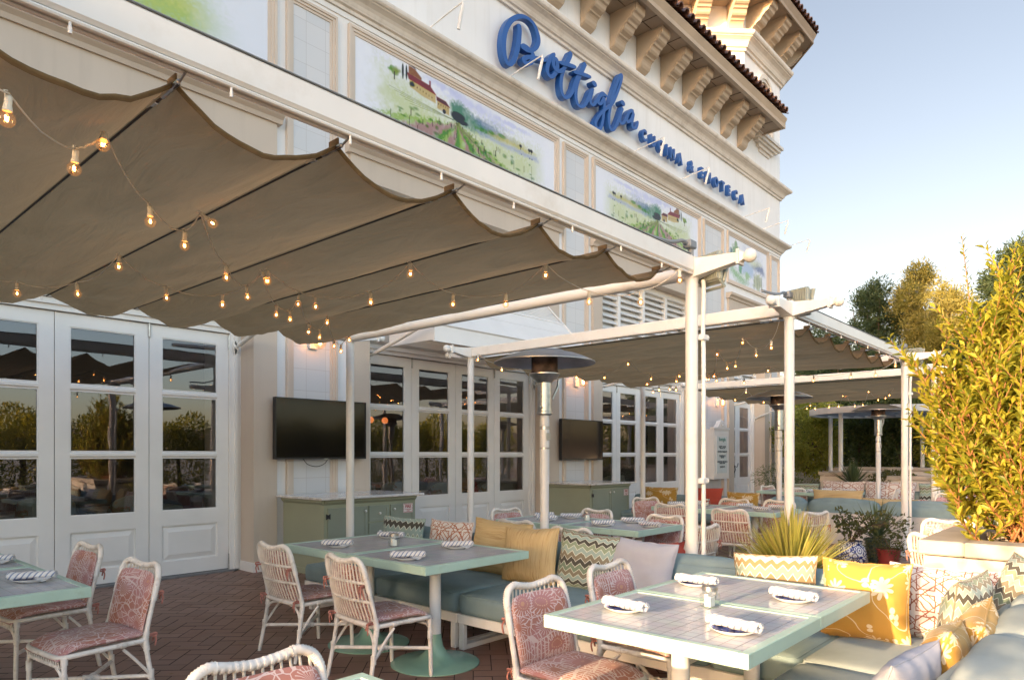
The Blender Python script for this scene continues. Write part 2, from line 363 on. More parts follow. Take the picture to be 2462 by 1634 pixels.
def mk_yellow():
    t=NT('mustard_floral_fabric'); uv=t.coord('UV'); base=(.40,.235,.05); cream=(.62,.54,.38)
    nz=t.noise(4,uv,2); dv=t.node('ShaderNodeVectorMath',operation='MULTIPLY_ADD'); t.l.new(nz.outputs[1],dv.inputs[0]); dv.inputs[1].default_value=(.05,.05,0); t.l.new(uv,dv.inputs[2]); u2=dv.outputs[0]
    a,fa,_=flower(t,u2,3.4,9,.24,.17,.6,0); b,fb,_=flower(t,u2,6.0,2,.09,.22,.9,3.3)
    vine=t.noise(2.6,u2,0); vm=t.math('LESS_THAN',t.math('ABSOLUTE',t.math('SUBTRACT',vine.outputs[0],.5)),.006)
    c=t.mix(vm,base,cream); c=t.mix(fb,c,cream); c=t.mix(fa,c,cream)
    c=t.mix(t.math('LESS_THAN',a.outputs['Distance'],.055),c,(.50,.18,.06)); t.col(c); fab(t,.8); return t.m
M['yellow']=mk_yellow()
def mk_pink():
    t=NT('coral_medallion_fabric'); uv=t.coord('UV'); oi=t.node('ShaderNodeObjectInfo'); 
    loc=t.node('ShaderNodeCombineXYZ'); t.set(loc.inputs[0],t.math('MULTIPLY',oi.outputs['Random'],7)); t.set(loc.inputs[1],t.math('MULTIPLY',oi.outputs['Random'],3))
    v=t.mapv(uv,(1,1,1),loc.outputs[0]); nz=t.noise(5,v,3); dv=t.node('ShaderNodeVectorMath',operation='MULTIPLY_ADD'); t.l.new(nz.outputs[1],dv.inputs[0]); dv.inputs[1].default_value=(.10,.10,0); t.l.new(v,dv.inputs[2]); u2=dv.outputs[0]
    x,y,_=t.xyz(v)
    coral=t.ramp(t.noise(2.2,v,1).outputs[0],[(.4,(.385,.165,.115)),(.6,(.42,.205,.20))]); wht=(.60,.48,.46)
    a,fa,ang=flower(t,u2,3.3,2,.30,.0,.55)
    ds=a.outputs['Distance']; rays=t.math('LESS_THAN',t.math('ABSOLUTE',t.math('SUBTRACT',t.math('FRACT',t.math('MULTIPLY',ang,3.2)),.5)),.13)
    ringz=t.math('MULTIPLY',t.math('GREATER_THAN',ds,.30),t.math('LESS_THAN',ds,.50)); 
    ed=t.node('ShaderNodeTexVoronoi',feature='DISTANCE_TO_EDGE'); t.l.new(u2,ed.inputs['Vector']); ed.inputs['Scale'].default_value=3.3; ed.inputs['Randomness'].default_value=.55
    ln=t.math('LESS_THAN',ed.outputs[0],.014)
    e2=t.node('ShaderNodeTexVoronoi',feature='DISTANCE_TO_EDGE'); t.l.new(u2,e2.inputs['Vector']); e2.inputs['Scale'].default_value=11; crk=t.math('MULTIPLY',t.math('LESS_THAN',e2.outputs[0],.035),t.math('GREATER_THAN',ds,.42))
    st=t.math('MULTIPLY',t.math('LESS_THAN',t.math('FRACT',t.math('MULTIPLY',x,26)),.28),t.math('GREATER_THAN',t.noise(1.7,v,0).outputs[0],.54))
    m=t.math('MAXIMUM',t.math('MAXIMUM',ln,t.math('MULTIPLY',rays,ringz)),t.math('MAXIMUM',crk,t.math('MULTIPLY',st,t.math('GREATER_THAN',ds,.28))))
    c=t.mix(m,coral,wht); c=t.mix(t.math('LESS_THAN',ds,.09),c,(.50,.27,.17))
    dots=t.math('MULTIPLY',t.math('LESS_THAN',t.math('ABSOLUTE',t.math('SUBTRACT',ds,.20)),.018),t.math('LESS_THAN',t.math('FRACT',t.math('MULTIPLY',ang,2.6)),.5)); c=t.mix(dots,c,(.58,.36,.26))
    t.col(c); fab(t,.85); return t.m
M['pink']=mk_pink()
def mk_stripe(name,a,b,f=13):
    t=NT(name); u,v,_=t.xyz(t.coord('UV')); s=t.math('FRACT',t.math('ADD',t.math('MULTIPLY',u,f),t.math('MULTIPLY',v,3)))
    t.col(t.mix(t.math('LESS_THAN',s,.30),a,b)); fab(t); return t.m
M['napkin']=mk_stripe('striped_napkin_cloth',(.66,.65,.63),(.20,.24,.34),9)
M['plateblue']=paint('blue_plate_print',(.06,.09,.30),.2,.5,30,dirt=((.6,.6,.62),60))
def mk_talavera():
    t=NT('talavera_glaze'); uv=t.coord('UV'); m=t.mapv(uv,(14,7,1)); vo=t.node('ShaderNodeTexVoronoi',feature='F1'); t.l.new(m,vo.inputs[0]); vo.inputs['Scale'].default_value=1; vo.inputs['Randomness'].default_value=.35
    e=t.node('ShaderNodeTexVoronoi',feature='DISTANCE_TO_EDGE'); t.l.new(t.mapv(uv,(9,5,1)),e.inputs[0]); e.inputs['Scale'].default_value=1
    s=t.math('FRACT',t.math('MULTIPLY',vo.outputs['Distance'],3.2)); k=t.math('MAXIMUM',t.math('LESS_THAN',s,.38),t.math('LESS_THAN',e.outputs[0],.05))
    t.col(t.mix(k,(.62,.62,.64),(.02,.03,.16))); t.rough(.15); return t.m
M['talavera']=mk_talavera()
def mk_leaf(name,c1,c2,c3,tr=.45,rough=.45,spec=.4):
    t=NT(name); g=t.node('ShaderNodeNewGeometry'); col=t.ramp(g.outputs['Random Per Island'],[(0,c1),(.5,c2),(1,c3)])
    t.col(col); t.rough(rough); t.b.inputs['Specular IOR Level'].default_value=spec
    tn=t.node('ShaderNodeBsdfTranslucent'); t.set(tn.inputs[0],t.mix(1,col,(1.3,1.15,.5),'MULTIPLY')); mx=t.node('ShaderNodeMixShader'); mx.inputs[0].default_value=tr
    t.l.new(t.b.outputs[0],mx.inputs[1]); t.l.new(tn.outputs[0],mx.inputs[2]); t.l.new(mx.outputs[0],t.out.inputs[0]); return t.m
M['bushleaf']=mk_leaf('bush_leaf',(.13,.17,.018),(.29,.285,.03),(.44,.385,.045),.42,.45)
M['hedgeleaf']=mk_leaf('hedge_leaf',(.05,.075,.014),(.09,.115,.02),(.13,.14,.03))
M['shrubgold']=mk_leaf('round_shrub_leaf',(.20,.25,.05),(.30,.33,.07),(.40,.39,.10),.5)
M['darkleaf']=mk_leaf('dark_shrub_leaf',(.045,.075,.03),(.08,.115,.045),(.12,.15,.055),.45)
M['pineleaf']=mk_leaf('pine_needles',(.045,.075,.03),(.07,.105,.045),(.11,.14,.06),.35,.6)
M['pinegold']=mk_leaf('pine_needles_sunlit',(.22,.20,.05),(.32,.28,.07),(.40,.34,.09),.4,.6)  # sunlight on the far pines is put into the needle colour
M['agave']=mk_leaf('agave_blade',(.32,.34,.08),(.44,.42,.10),(.55,.48,.16),.25,.4)
M['yucca']=mk_leaf('yucca_blade',(.05,.085,.045),(.08,.12,.06),(.11,.15,.08),.2,.4)
M['shrubleaf']=mk_leaf('potted_shrub_leaf',(.05,.07,.02),(.09,.10,.03),(.12,.12,.05),.3)
M['fern']=mk_leaf('light_feathery_leaf',(.08,.12,.05),(.12,.17,.07),(.15,.2,.09),.4)
def mk_vcol():
    t=NT('watercolour_print'); a=t.node('ShaderNodeVertexColor',layer_name='paint'); t.col(a.outputs[0]); t.rough(.22); t.b.inputs['Specular IOR Level'].default_value=.4; return t.m
M['mural']=mk_vcol()
def mk_floralchair():
    t=NT('floral_armchair_fabric'); v=t.coord('Object'); n=t.noise(5,v,3,.6,1); t.col(t.ramp(n.outputs[0],[(.42,(.40,.42,.36)),(.55,(.42,.42,.36)),(.6,(.38,.16,.09)),(.66,(.20,.22,.10)),(.7,(.42,.42,.36))])); t.rough(.9); return t.m
M['floral']=mk_floralchair()
# ------------------------------------------------------------------ camera, sky, sun
cam=bpy.data.cameras.new('camera'); co=bpy.data.objects.new('camera',cam); COL.objects.link(co); sc.camera=co
co.location=(0,0,1.47); co.rotation_euler=(R(90),0,R(41.82-90)); cam.sensor_width=36; cam.lens=24.5; cam.shift_y=.1117; cam.clip_end=3000; cam.clip_start=.05
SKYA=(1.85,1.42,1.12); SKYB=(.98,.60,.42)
SUN_AZ=178.0; SUN_EL=9.0                     # direction towards the sun, degrees from +x
w=bpy.data.worlds.new('World'); sc.world=w; w.use_nodes=True; wn=w.node_tree
sky=wn.nodes.new('ShaderNodeTexSky'); sky.sky_type='NISHITA'; sky.sun_disc=False; sky.sun_elevation=R(SUN_EL); sky.sun_rotation=R(90-SUN_AZ); sky.air_density=1.0; sky.dust_density=3.0; sky.ozone_density=2.5; sky.altitude=600
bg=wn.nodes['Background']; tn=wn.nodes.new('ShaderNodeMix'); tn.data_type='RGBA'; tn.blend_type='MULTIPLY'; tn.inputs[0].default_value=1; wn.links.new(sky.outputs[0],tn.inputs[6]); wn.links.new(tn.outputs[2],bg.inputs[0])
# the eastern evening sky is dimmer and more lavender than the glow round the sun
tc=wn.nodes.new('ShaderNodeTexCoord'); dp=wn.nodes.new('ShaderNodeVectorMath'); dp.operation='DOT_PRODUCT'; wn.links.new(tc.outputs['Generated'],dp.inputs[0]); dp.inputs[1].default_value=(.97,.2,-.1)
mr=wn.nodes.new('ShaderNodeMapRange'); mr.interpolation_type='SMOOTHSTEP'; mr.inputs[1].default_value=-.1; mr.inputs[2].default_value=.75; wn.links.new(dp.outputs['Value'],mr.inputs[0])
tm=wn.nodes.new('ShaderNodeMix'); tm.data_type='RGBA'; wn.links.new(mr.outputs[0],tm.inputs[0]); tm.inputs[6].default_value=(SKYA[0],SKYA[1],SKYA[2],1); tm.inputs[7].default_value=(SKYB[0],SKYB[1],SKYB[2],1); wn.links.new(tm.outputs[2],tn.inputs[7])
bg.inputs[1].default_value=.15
sl=bpy.data.lights.new('sun','SUN'); sl.energy=2.7; sl.angle=R(.5); sl.color=(1,.69,.40); so=bpy.data.objects.new('sun',sl); COL.objects.link(so)
d=Vector((math.cos(R(SUN_AZ))*math.cos(R(SUN_EL)),math.sin(R(SUN_AZ))*math.cos(R(SUN_EL)),math.sin(R(SUN_EL)))); so.rotation_euler=d.to_track_quat('Z','Y').to_euler(); so.location=d*30
sc.view_settings.view_transform='Standard'; sc.view_settings.look='None'; sc.view_settings.gamma=1; sc.view_settings.exposure=2.27
sc.cycles.use_denoising=True; sc.cycles.max_bounces=8; sc.cycles.transparent_max_bounces=16; sc.cycles.caustics_reflective=False; sc.cycles.caustics_refractive=False; sc.cycles.sample_clamp_indirect=6
# ------------------------------------------------------------------ ground
m=MB(); m.box(-400,900,-600,600,-.3,-.03); tag(m.build('ground',M['ground']),kind='structure')
m=MB(); m.box(-9,26,-4.5,8.7,-.05,-.004); tag(m.build('patio_mortar_bed',M['grout']),kind='structure')
def herring():
    a=.125; gp=.0035; mb=MB(); c45=math.cos(PI/4); n=int(32/a)
    X0,X1,Y0,Y1=-3,25.5,-1.2,8.62
    for c in range(-n,n):
        for r in range(-n,n):
            k=(c-r)%4
            if k==0: q=(c,c+2,r,r+1)
            elif k==3: q=(c,c+1,r,r+2)
            else: continue
            x0,x1,y0,y1=q[0]*a+gp,q[1]*a-gp,q[2]*a+gp,q[3]*a-gp
            mx,my=(x0+x1)/2,(y0+y1)/2; wx=(mx-my)*c45; wy=(mx+my)*c45
            if not(X0<wx<X1 and Y0<wy<Y1): continue
            h=random.uniform(-.0012,.0012); t=random.uniform(-.0012,.0012)
            mb.add([((x-y)*c45,(x+y)*c45,z) for x,y,z in ((x0,y0,h),(x1,y0,h+t),(x1,y1,h),(x0,y1,h-t))],[(0,1,2,3)])
    return mb
tag(herring().build('patio_floor',M['paver']),kind='structure')
# distant dry hills all round (they show in the glass)
mb=MB()
def hillh(a): return 26+16*noise.noise(Vector((math.cos(a)*2.2,math.sin(a)*2.2,3)))+9*noise.noise(Vector((math.cos(a)*7,math.sin(a)*7,9)))
A0,A1=-2.9,-.15
mb.grid(lambda u,v:((560-260*v*(1-v))*math.cos(A0+(A1-A0)*u)*(1+.3*v),(560)*math.sin(A0+(A1-A0)*u)*(1+.3*v),(hillh(A0+(A1-A0)*u)+10*noise.noise(Vector((u*30,v*4,1))))*min(1,v*1.5)*math.sin(PI*min(max(u,.03),.97))**.3-1),120,8)
tag(mb.build('hills',M['hill'],smooth=True),kind='structure')
# ------------------------------------------------------------------ building
B=thing('restaurant_building','cream stuccoed restaurant with glazed folding doors, murals, cornices and bracketed tiled eaves','building',(0,8.26,0))
B.location=(0,0,0)
YW=8.26
PORT=[(.23,4.33),(6.10,10.20),(11.97,16.07),(18.30,20.42)]; SW=.32
XL,XR=-8,21.74
wl=MB(); edges=[XL]
for a,b in PORT: edges+=[a-SW+.01,b+SW-.01]
edges.append(XR)
for i in range(0,len(edges),2): wl.box(edges[i],edges[i+1],YW,9.0,0,5.84)
wl.box(XL,XR,YW,9.0,5.84,9.70); wl.box(XL,19.1,YW,9.0,9.70,10.72)
wl.box(XR-.6,XR,9.0,14,0,9.7); wl.box(XL,XL+.5,9.0,14,0,10.7)
wl.build('wall',M['white_stucco'],B)
for a,b in PORT:
    p=MB(); p.box(a-SW,a,8.20,8.64,.12,5.38); p.box(b,b+SW,8.20,8.64,.12,5.38); p.box(a-SW,b+SW,8.20,8.64,5.38,5.70)
    if a<1: p.box(a,b,8.20,8.45,4.7,5.38)
    p.prism([(8.20,5.70),(8.17,5.70),(8.15,5.75),(8.10,5.79),(8.09,5.85),(8.30,5.86),(8.30,5.70)],'x',a-SW-.06,b+SW+.06)
    p.build('portal_surround',M['beige_stucco'],B)
    for q0,q1 in ((a-SW-.015,a+.015),(b-.015,b+SW+.015)): p=MB(); p.box(q0,q1,8.18,8.65,0,.12); p.build('plinth',M['white_paint'],B)
def cornice(name,prof,y,z,mat,xl=XL,xr=XR,yb=14):
    mb=MB(); rows=[]
    for (o,h) in prof: rows.append([(xl,y-o,z+h),(xr+o,y-o,z+h),(xr+o,yb,z+h)])
    vs=[p for r in rows for p in r]; n=3; fs=[(j*n+i,j*n+i+1,(j+1)*n+i+1,(j+1)*n+i) for j in range(len(prof)-1) for i in range(n-1)]
    mb.add(vs,fs); return mb.build(name,mat,B)
CP=[(0,0),(.045,.0),(.05,.045),(.085,.06),(.09,.075),(.10,.09),(.115,.125),(.145,.16),(.19,.185),(.215,.195),(.225,.21),(.25,.215),(.27,.235),(.277,.26),(.277,.29),(0,.31)]
cornice('cornice',CP,YW-.002,7.66,M['cornice']); cornice('cornice',[(o*1.05,h*1.1) for o,h in CP],YW-.002,9.35,M['cornice'])
m=MB(); m.box(XL,XR+.02,YW-.02,YW+.01,7.58,7.655); m.build('fascia_band',M['white_stucco'],B)
def frame(mb,x0,x1,z0,z1,wd,y,steps=3):
    for k in range(steps):
        i=wd*k/steps; t=wd/steps; yy=y-.05+.014*k; 
        a,b,c,d_=x0+i,x1-i,z0+i,z1-i
        mb.box(a,a+t,yy,y,c,d_); mb.box(b-t,b,yy,y,c,d_); mb.box(a+t,b-t,yy,y,d_-t,d_); mb.box(a+t,b-t,yy,y,c,c+t)
PAN=[(4.80,5.57),(10.68,11.50),(16.55,17.70),(20.93,21.62),(-1.2,-.45)]
for a,b in PAN:
    f=MB(); frame(f,a,b,.25,7.50,.105,YW-.003); f.build('panel_frame',M['beige_trim'],B)
    f=MB(); f.box(a+.1,b-.1,YW-.012,YW-.002,.35,7.40); f.build('stone_tile_panel',M['tilepanel'],B)
# ---- murals painted into vertex colours (flat printed panels)
def vnoise(h,w_,cells,seed):
    r=np.random.default_rng(seed); g=r.random((cells+2,int(cells*w_/h)+3)); ys=np.linspace(0,cells,h); xs=np.linspace(0,g.shape[1]-2,w_)
    y0=ys.astype(int);x0=np.clip(xs.astype(int),0,g.shape[1]-2); fy=(ys-y0)[:,None];fx=(xs-x0)[None]; fy=fy*fy*(3-2*fy);fx=fx*fx*(3-2*fx); y0=np.clip(y0,0,cells)
    return (g[y0][:,x0]*(1-fy)*(1-fx)+g[y0+1][:,x0]*fy*(1-fx)+g[y0][:,x0+1]*(1-fy)*fx+g[y0+1][:,x0+1]*fy*fx)
class Paint:
    def __init__(s,x0,x1,z0,z1,W,H,seed=1):
        s.X,s.Z=np.meshgrid(np.linspace(x0,x1,W),np.linspace(z0,z1,H)); s.C=np.ones((H,W,3))*np.array((.77,.78,.82))
        s.n=vnoise(H,W,10,seed)*.6+vnoise(H,W,26,seed+1)*.4; s.n2=vnoise(H,W,40,seed+2); s.C*= (1-.05*s.n[...,None])
    def over(s,mask,c,a=1): k=np.clip(mask,0,1)[...,None]*a; s.C=s.C*(1-k)+np.array(c)*k
    def ell(s,x,z,rx,rz,c,a=1,soft=.3,rg=.35):
        d=np.hypot((s.X-x)/rx,(s.Z-z)/rz)+(s.n-.5)*rg*2; s.over((1-d)/soft,c,a)
    def poly(s,pts,c,a=1,soft=.01,rg=0):
        # signed even-odd with soft edge by distance to segments
        X,Z=s.X+(s.n-.5)*rg,s.Z+(s.n2-.5)*rg; ins=np.zeros(X.shape,bool); dist=np.full(X.shape,9.)
        n=len(pts)
        for i in range(n):
            (x1,z1),(x2,z2)=pts[i],pts[(i+1)%n]
            cond=((z1>Z)!=(z2>Z))&(X<(x2-x1)*(Z-z1)/((z2-z1) if z2!=z1 else 1e-9)+x1); ins^=cond
            L=(x2-x1)**2+(z2-z1)**2+1e-12; t=np.clip(((X-x1)*(x2-x1)+(Z-z1)*(z2-z1))/L,0,1); dist=np.minimum(dist,np.hypot(X-x1-t*(x2-x1),Z-z1-t*(z2-z1)))
        s.over(np.where(ins,.5+dist/soft/2,.5-dist/soft/2),c,a)
    def line(s,p,q,wd,c,a=1):
        (x1,z1),(x2,z2)=p,q; L=(x2-x1)**2+(z2-z1)**2+1e-12; t=np.clip(((s.X-x1)*(x2-x1)+(s.Z-z1)*(z2-z1))/L,0,1)
        d=np.hypot(s.X-x1-t*(x2-x1),s.Z-z1-t*(z2-z1)); s.over(1.3-d/wd,c,a)
def vineyard():
    p=Paint(0,4.55,0,1.17,560,150,4); S=lambda x,z:(x-5.88,z-6.25)
    P=lambda *q:[S(*k) for k in q]
    # sky washes
    for x,z,rx,rz in ((8.3,7.28,.9,.12),(8.9,7.18,.5,.06),(7.6,7.35,.5,.08),(9.3,7.3,.5,.05)): p.ell(*S(x,z),rx,rz,(.50,.52,.72),.55,.8,.6)
    # land
    p.poly(P((6.3,7.12),(6.9,7.10),(7.5,6.98),(8.0,6.95),(8.8,7.02),(9.9,7.0),(9.95,6.6),(9.6,6.3),(6.9,6.27),(6.3,6.7)),(.58,.62,.42),.85,.25,.25)
    p.poly(P((7.72,7.16),(7.95,7.24),(8.2,7.14),(8.6,7.06),(9.0,6.99),(8.3,6.86),(7.8,6.9)),(.22,.32,.26),.85,.05,.06)
    p.poly(P((8.2,7.12),(8.6,7.15),(9.0,7.10),(9.4,7.02),(8.9,6.98),(8.4,7.02)),(.34,.38,.48),.7,.05,.06)
    p.poly(P((8.6,6.98),(9.0,7.06),(9.5,7.04),(9.85,6.99),(9.6,6.93),(8.9,6.92)),(.55,.52,.30),.8,.05,.05)
    for x,z in ((8.5,6.97),(8.7,7.0),(8.95,7.03),(8.35,6.94)): p.ell(*S(x,z),.12,.045,(.25,.36,.22),.7,.5)
    p.poly(P((8.25,6.92),(8.8,6.92),(9.9,6.95),(9.95,6.88),(9.0,6.86),(8.4,6.88)),(.45,.48,.60),.75,.03,.04)
    # green rows & bare paths fanning from the vanishing point
    V=(7.92,6.87)
    rows=[(6.2,6.75,'g'),(6.75,7.05,'p'),(7.05,7.35,'d'),(7.35,7.5,'g'),(7.5,7.78,'p'),(7.78,8.0,'d'),(8.0,8.2,'g'),(8.2,8.42,'p'),(8.42,8.7,'d'),(8.7,8.85,'g'),(8.85,9.05,'p'),(9.05,9.4,'d'),(9.4,9.55,'p'),(9.55,9.95,'g')]
    RC={'g':(.42,.52,.28),'d':(.24,.36,.19),'p':(.46,.34,.35)}
    for a,b,c in rows:
        p.poly(P((V[0]-.02,V[1]),(V[0]+.02,V[1]),(b,6.27 if b>6.9 else 6.5),(a,6.27 if a>6.9 else 6.5)),RC[c],.85,.025,.07)
    for q in range(5): p.line(S(6.5+.1*q,6.95-.03*q),S(7.8,6.90),.006,(.28,.30,.2),.5)
    for k in range(46):
        x=random.uniform(6.6,9.8); z=6.3+random.random()*.5; p.ell(*S(x,z),random.uniform(.03,.09),random.uniform(.02,.05),(.18,.28,.17),.55,.6)
    for k in range(44):
        f=random.random(); x=V[0]+(random.uniform(6.3,10)-V[0])*f; z=V[1]-.55*f*random.uniform(.5,1); p.line(S(x,z),S(x,z+.03+.09*f),.006,(.12,.08,.07),.9)
    # farmhouses, tower, trees
    p.poly(P((6.88,7.22),(7.42,7.16),(7.42,7.02),(7.15,7.03),(6.9,7.08)),(.58,.50,.35),1,.01)
    p.poly(P((6.84,7.28),(7.30,7.25),(7.44,7.15),(6.87,7.19)),(.36,.13,.12),1,.01)
    p.poly(P((6.87,7.40),(7.0,7.38),(7.13,7.30),(7.13,7.26),(6.87,7.27)),(.40,.30,.24),1,.01); p.poly(P((6.86,7.41),(6.94,7.45),(7.02,7.38)),(.12,.08,.08),1,.01)
    p.line(S(7.3,7.24),S(7.3,7.31),.02,(.32,.10,.09))
    p.poly(P((7.45,7.09),(7.71,7.06),(7.71,6.93),(7.45,6.96)),(.55,.47,.33),1,.01); p.poly(P((7.43,7.14),(7.64,7.13),(7.73,7.06),(7.44,7.08)),(.30,.10,.10),1,.01); p.ell(*S(7.6,6.96),.04,.04,(.15,.08,.14),1,.2,0)
    for i in range(7): p.line(S(6.98+i*.06,7.12-i*.008),S(6.98+i*.06,7.14-i*.008),.006,(.15,.1,.08)) 
    for i in range(5): p.line(S(7.48+i*.05,7.03),S(7.48+i*.05,7.045),.006,(.15,.1,.08))
    for x in (6.76,6.83): p.ell(*S(x,7.26),.022,.13,(.10,.13,.07),1,.3,.2)
    [p.ell(*S(6.52+.035*i,7.20+.03*math.sin(i*2.1)),.06,.045,(.26+.02*i,.38,.20),.8,.7,.9) for i in range(5)]; p.line(S(6.6,7.08),S(6.6,7.18),.012,(.2,.14,.1)); p.ell(*S(6.95,7.12),.09,.06,(.12,.17,.10),.8,.5,.8)
    p.ell(*S(7.90,6.98),.17,.10,(.065,.035,.06),1,.4,.3); p.ell(*S(7.98,6.93),.14,.05,(.07,.05,.07),.9,.4)
    for x in (9.45,9.68,9.74): p.ell(*S(x,7.02),.05,.04,(.14,.12,.14),.9,.5); p.line(S(x,6.96),S(x,7.0),.008,(.12,.1,.1)); p.ell(*S(x+.02,6.88),.03,.02,(.25,.26,.34),.7,.6)
    p.line(S(9.75,6.5),S(9.75,6.75),.006,(.3,.3,.25),.7)
    # fade to white at the margins
    Xn=p.X/4.55; Zn=p.Z/1.17; e=np.minimum(np.minimum(Xn/.11,(1-Xn)/.10),np.minimum((1-Zn)/.05+.15,1)); e=np.clip(e+(p.n-.5)*.5,0,1)[...,None]; p.C=p.C*e+np.array((.77,.78,.82))*(1-e); p.C=np.clip(.74+(p.C-.74)*1.5,.02,.84); return p.C
def poppy():
    p=Paint(0,4.1,0,1.17,420,130,9)
    p.poly([(0,0),(0,.9),(1.2,1.1),(2.4,.95),(3.2,.7),(3.5,.35),(3.3,0)],(.30,.47,.10),.95,.3,.2); p.poly([(0,.5),(1.5,.9),(2.8,.75),(3.3,.4),(2.0,.25),(.8,.2)],(.58,.60,.13),.9,.2,.2)
    p.poly([(1.6,.0),(2.4,.35),(2.9,.75),(2.6,.8),(1.9,.4),(1.2,.05)],(.66,.66,.50),.8,.1,.1); p.poly([(1.5,1.1),(2.6,.95),(3.3,.75),(2.9,.65),(2.2,.8)],(.26,.42,.25),.85,.1,.12)
    for k in range(150):
        x=random.uniform(0,2.6); z=random.uniform(0,.42)*(1-x/5); r=random.uniform(.01,.03); p.ell(x,z,r,r,(.36,.05,.03) if k%3 else (.12,.2,.05),.95,.4)
    for k in range(60): x=random.uniform(1.5,3.2); p.ell(x,random.uniform(.6,.95),.04,.03,(.15,.30,.15),.6,.5)
    Xn=p.X/4.1; e=np.clip((1-Xn)/.22+(p.n-.5)*.5,0,1)[...,None]; p.C=p.C*e+np.array((.74,.77,.83))*(1-e); return p.C
def lake():
    p=Paint(0,2.6,0,1.2,300,140,15)
    p.ell(1.5,.62,1.2,.7,(.42,.46,.62),.55,.8,.5); p.ell(1.2,.5,.6,.3,(.33,.45,.62),.8,.5); p.poly([(1.5,.62),(1.9,.80),(2.3,.75),(2.5,.5),(2.1,.55)],(.10,.13,.26),.9,.06,.1)
    p.poly([(1.2,.7),(1.6,.85),(2.2,.82),(1.7,.65)],(.55,.58,.30),.7,.08,.1); p.ell(.45,.85,.28,.34,(.20,.32,.14),.95,.5,.6); p.ell(.16,.72,.16,.2,(.06,.14,.12),.9,.5,.6)
    p.poly([(.1,.45),(.5,.35),(.9,.25),(1.3,.1),(.9,.02),(.4,.12),(.1,.3)],(.22,.40,.17),.9,.1,.15); p.ell(.75,.42,.13,.2,(.10,.28,.14),.95,.5,.5); p.ell(1.2,.30,.3,.14,(.26,.42,.16),.85,.5,.5)
    p.ell(1.95,.30,.35,.32,(.40,.42,.22),.85,.4,.5)
    for k in range(40): x=random.uniform(1.65,2.25); p.line((x,.48-random.random()*.1),(x+random.uniform(-.02,.1),random.uniform(.0,.2)),.007,(.16,.19,.12),.7)
    Xn=p.X/2.6; e=np.clip(np.minimum(Xn/.06,(1-Xn)/.1)+(p.n-.5)*.4,0,1)[...,None]; p.C=p.C*e+np.array((.76,.78,.83))*(1-e); return p.C
def mural(x0,x1,z0,z1,C):
    f=MB(); frame(f,x0,x1,z0,z1,.115,YW-.003); fo=f.build('mural_frame',M['beige_trim'],B)
    a,b,c,d_=x0+.10,x1-.10,z0+.10,z1-.10; H,W=C.shape[:2]
    X,Z=np.meshgrid(np.linspace(a,b,W),np.linspace(c,d_,H)); V=np.stack([X.ravel(),np.full(X.size,YW-.012),Z.ravel()],1)
    idx=np.arange(W*H).reshape(H,W); F=np.stack([idx[:-1,:-1].ravel(),idx[:-1,1:].ravel(),idx[1:,1:].ravel(),idx[1:,:-1].ravel()],1)
    me=bpy.data.meshes.new('mural'); me.from_pydata(V.tolist(),[],F.tolist()); at=me.color_attributes.new('paint','FLOAT_COLOR','POINT')
    at.data.foreach_set('color',np.concatenate([C.reshape(-1,3),np.ones((W*H,1))],1).astype(np.float32).ravel()); me.materials.append(M['mural'])
    o=bpy.data.objects.new('mural',me); COL.objects.link(o); o.parent=B; return o
CV=vineyard(); mural(5.76,10.54,6.13,7.52,CV)['label']='mural of a vineyard with red roofed farmhouse at the left'
mural(11.66,16.38,6.13,7.52,CV[:,::-1])['label']='mural of a vineyard mirrored, farmhouse at the right'
mural(-.1,4.66,6.13,7.52,poppy())['label']='mural of a green poppy field'
mural(17.95,20.78,6.13,7.55,lake())['label']='mural of trees, lake and weeping willow'
# ---- folding doors
def leaf(x0,x1):
    y0,y1=8.575,8.625; m=MB(); s=.145
    m.box(x0+.004,x0+s,y0,y1,.03,2.99); m.box(x1-s,x1-.004,y0,y1,.03,2.99)
    for a,b in ((.03,.20),(.62,.80),(2.85,2.99)): m.box(x0+s,x1-s,y0,y1,a,b)
    for a,b in ((1.435,1.50),(2.165,2.23)):
        m.prism([(y0+.012,a),(y0-.004,a+.018),(y0-.004,b-.018),(y0+.012,b),(y1,b),(y1,a)],'x',x0+s,x1-s)
    m.box(x0+s,x1-s,y0+.022,y1-.01,.20,.62)
    a,b,c,d_=x0+s+.02,x1-s-.02,.22,.60; i=.055; yy=y0+.0215
    m.add([(a,yy,c),(b,yy,c),(b,yy,d_),(a,yy,d_),(a+i,y0+.004,c+i),(b-i,y0+.004,c+i),(b-i,y0+.004,d_-i),(a+i,y0+.004,d_-i)],[(0,1,5,4),(1,2,6,5),(2,3,7,6),(3,0,4,7),(4,5,6,7)])
    for (q0,q1) in ((.80,1.435),(1.50,2.165),(2.23,2.85)):   # glazing beads
        for (a0,a1,b0,b1) in ((x0+s,x0+s+.012,q0,q1),(x1-s-.012,x1-s,q0,q1),(x0+s+.012,x1-s-.012,q0,q0+.012),(x0+s+.012,x1-s-.012,q1-.012,q1)): m.box(a0,a1,y0+.008,y0+.022,b0,b1)
    o=m.build('door_leaf',M['white_paint'],B)
    g=MB()
    for q0,q1 in ((.80,1.435),(1.50,2.165),(2.23,2.85)): g.add([(x0+s,8.60,q0),(x1-s,8.60,q0),(x1-s,8.60,q1),(x0+s,8.60,q1)],[(0,1,2,3)])
    g.build('glass_pane',M['pane'],o); return o
leaves=[]
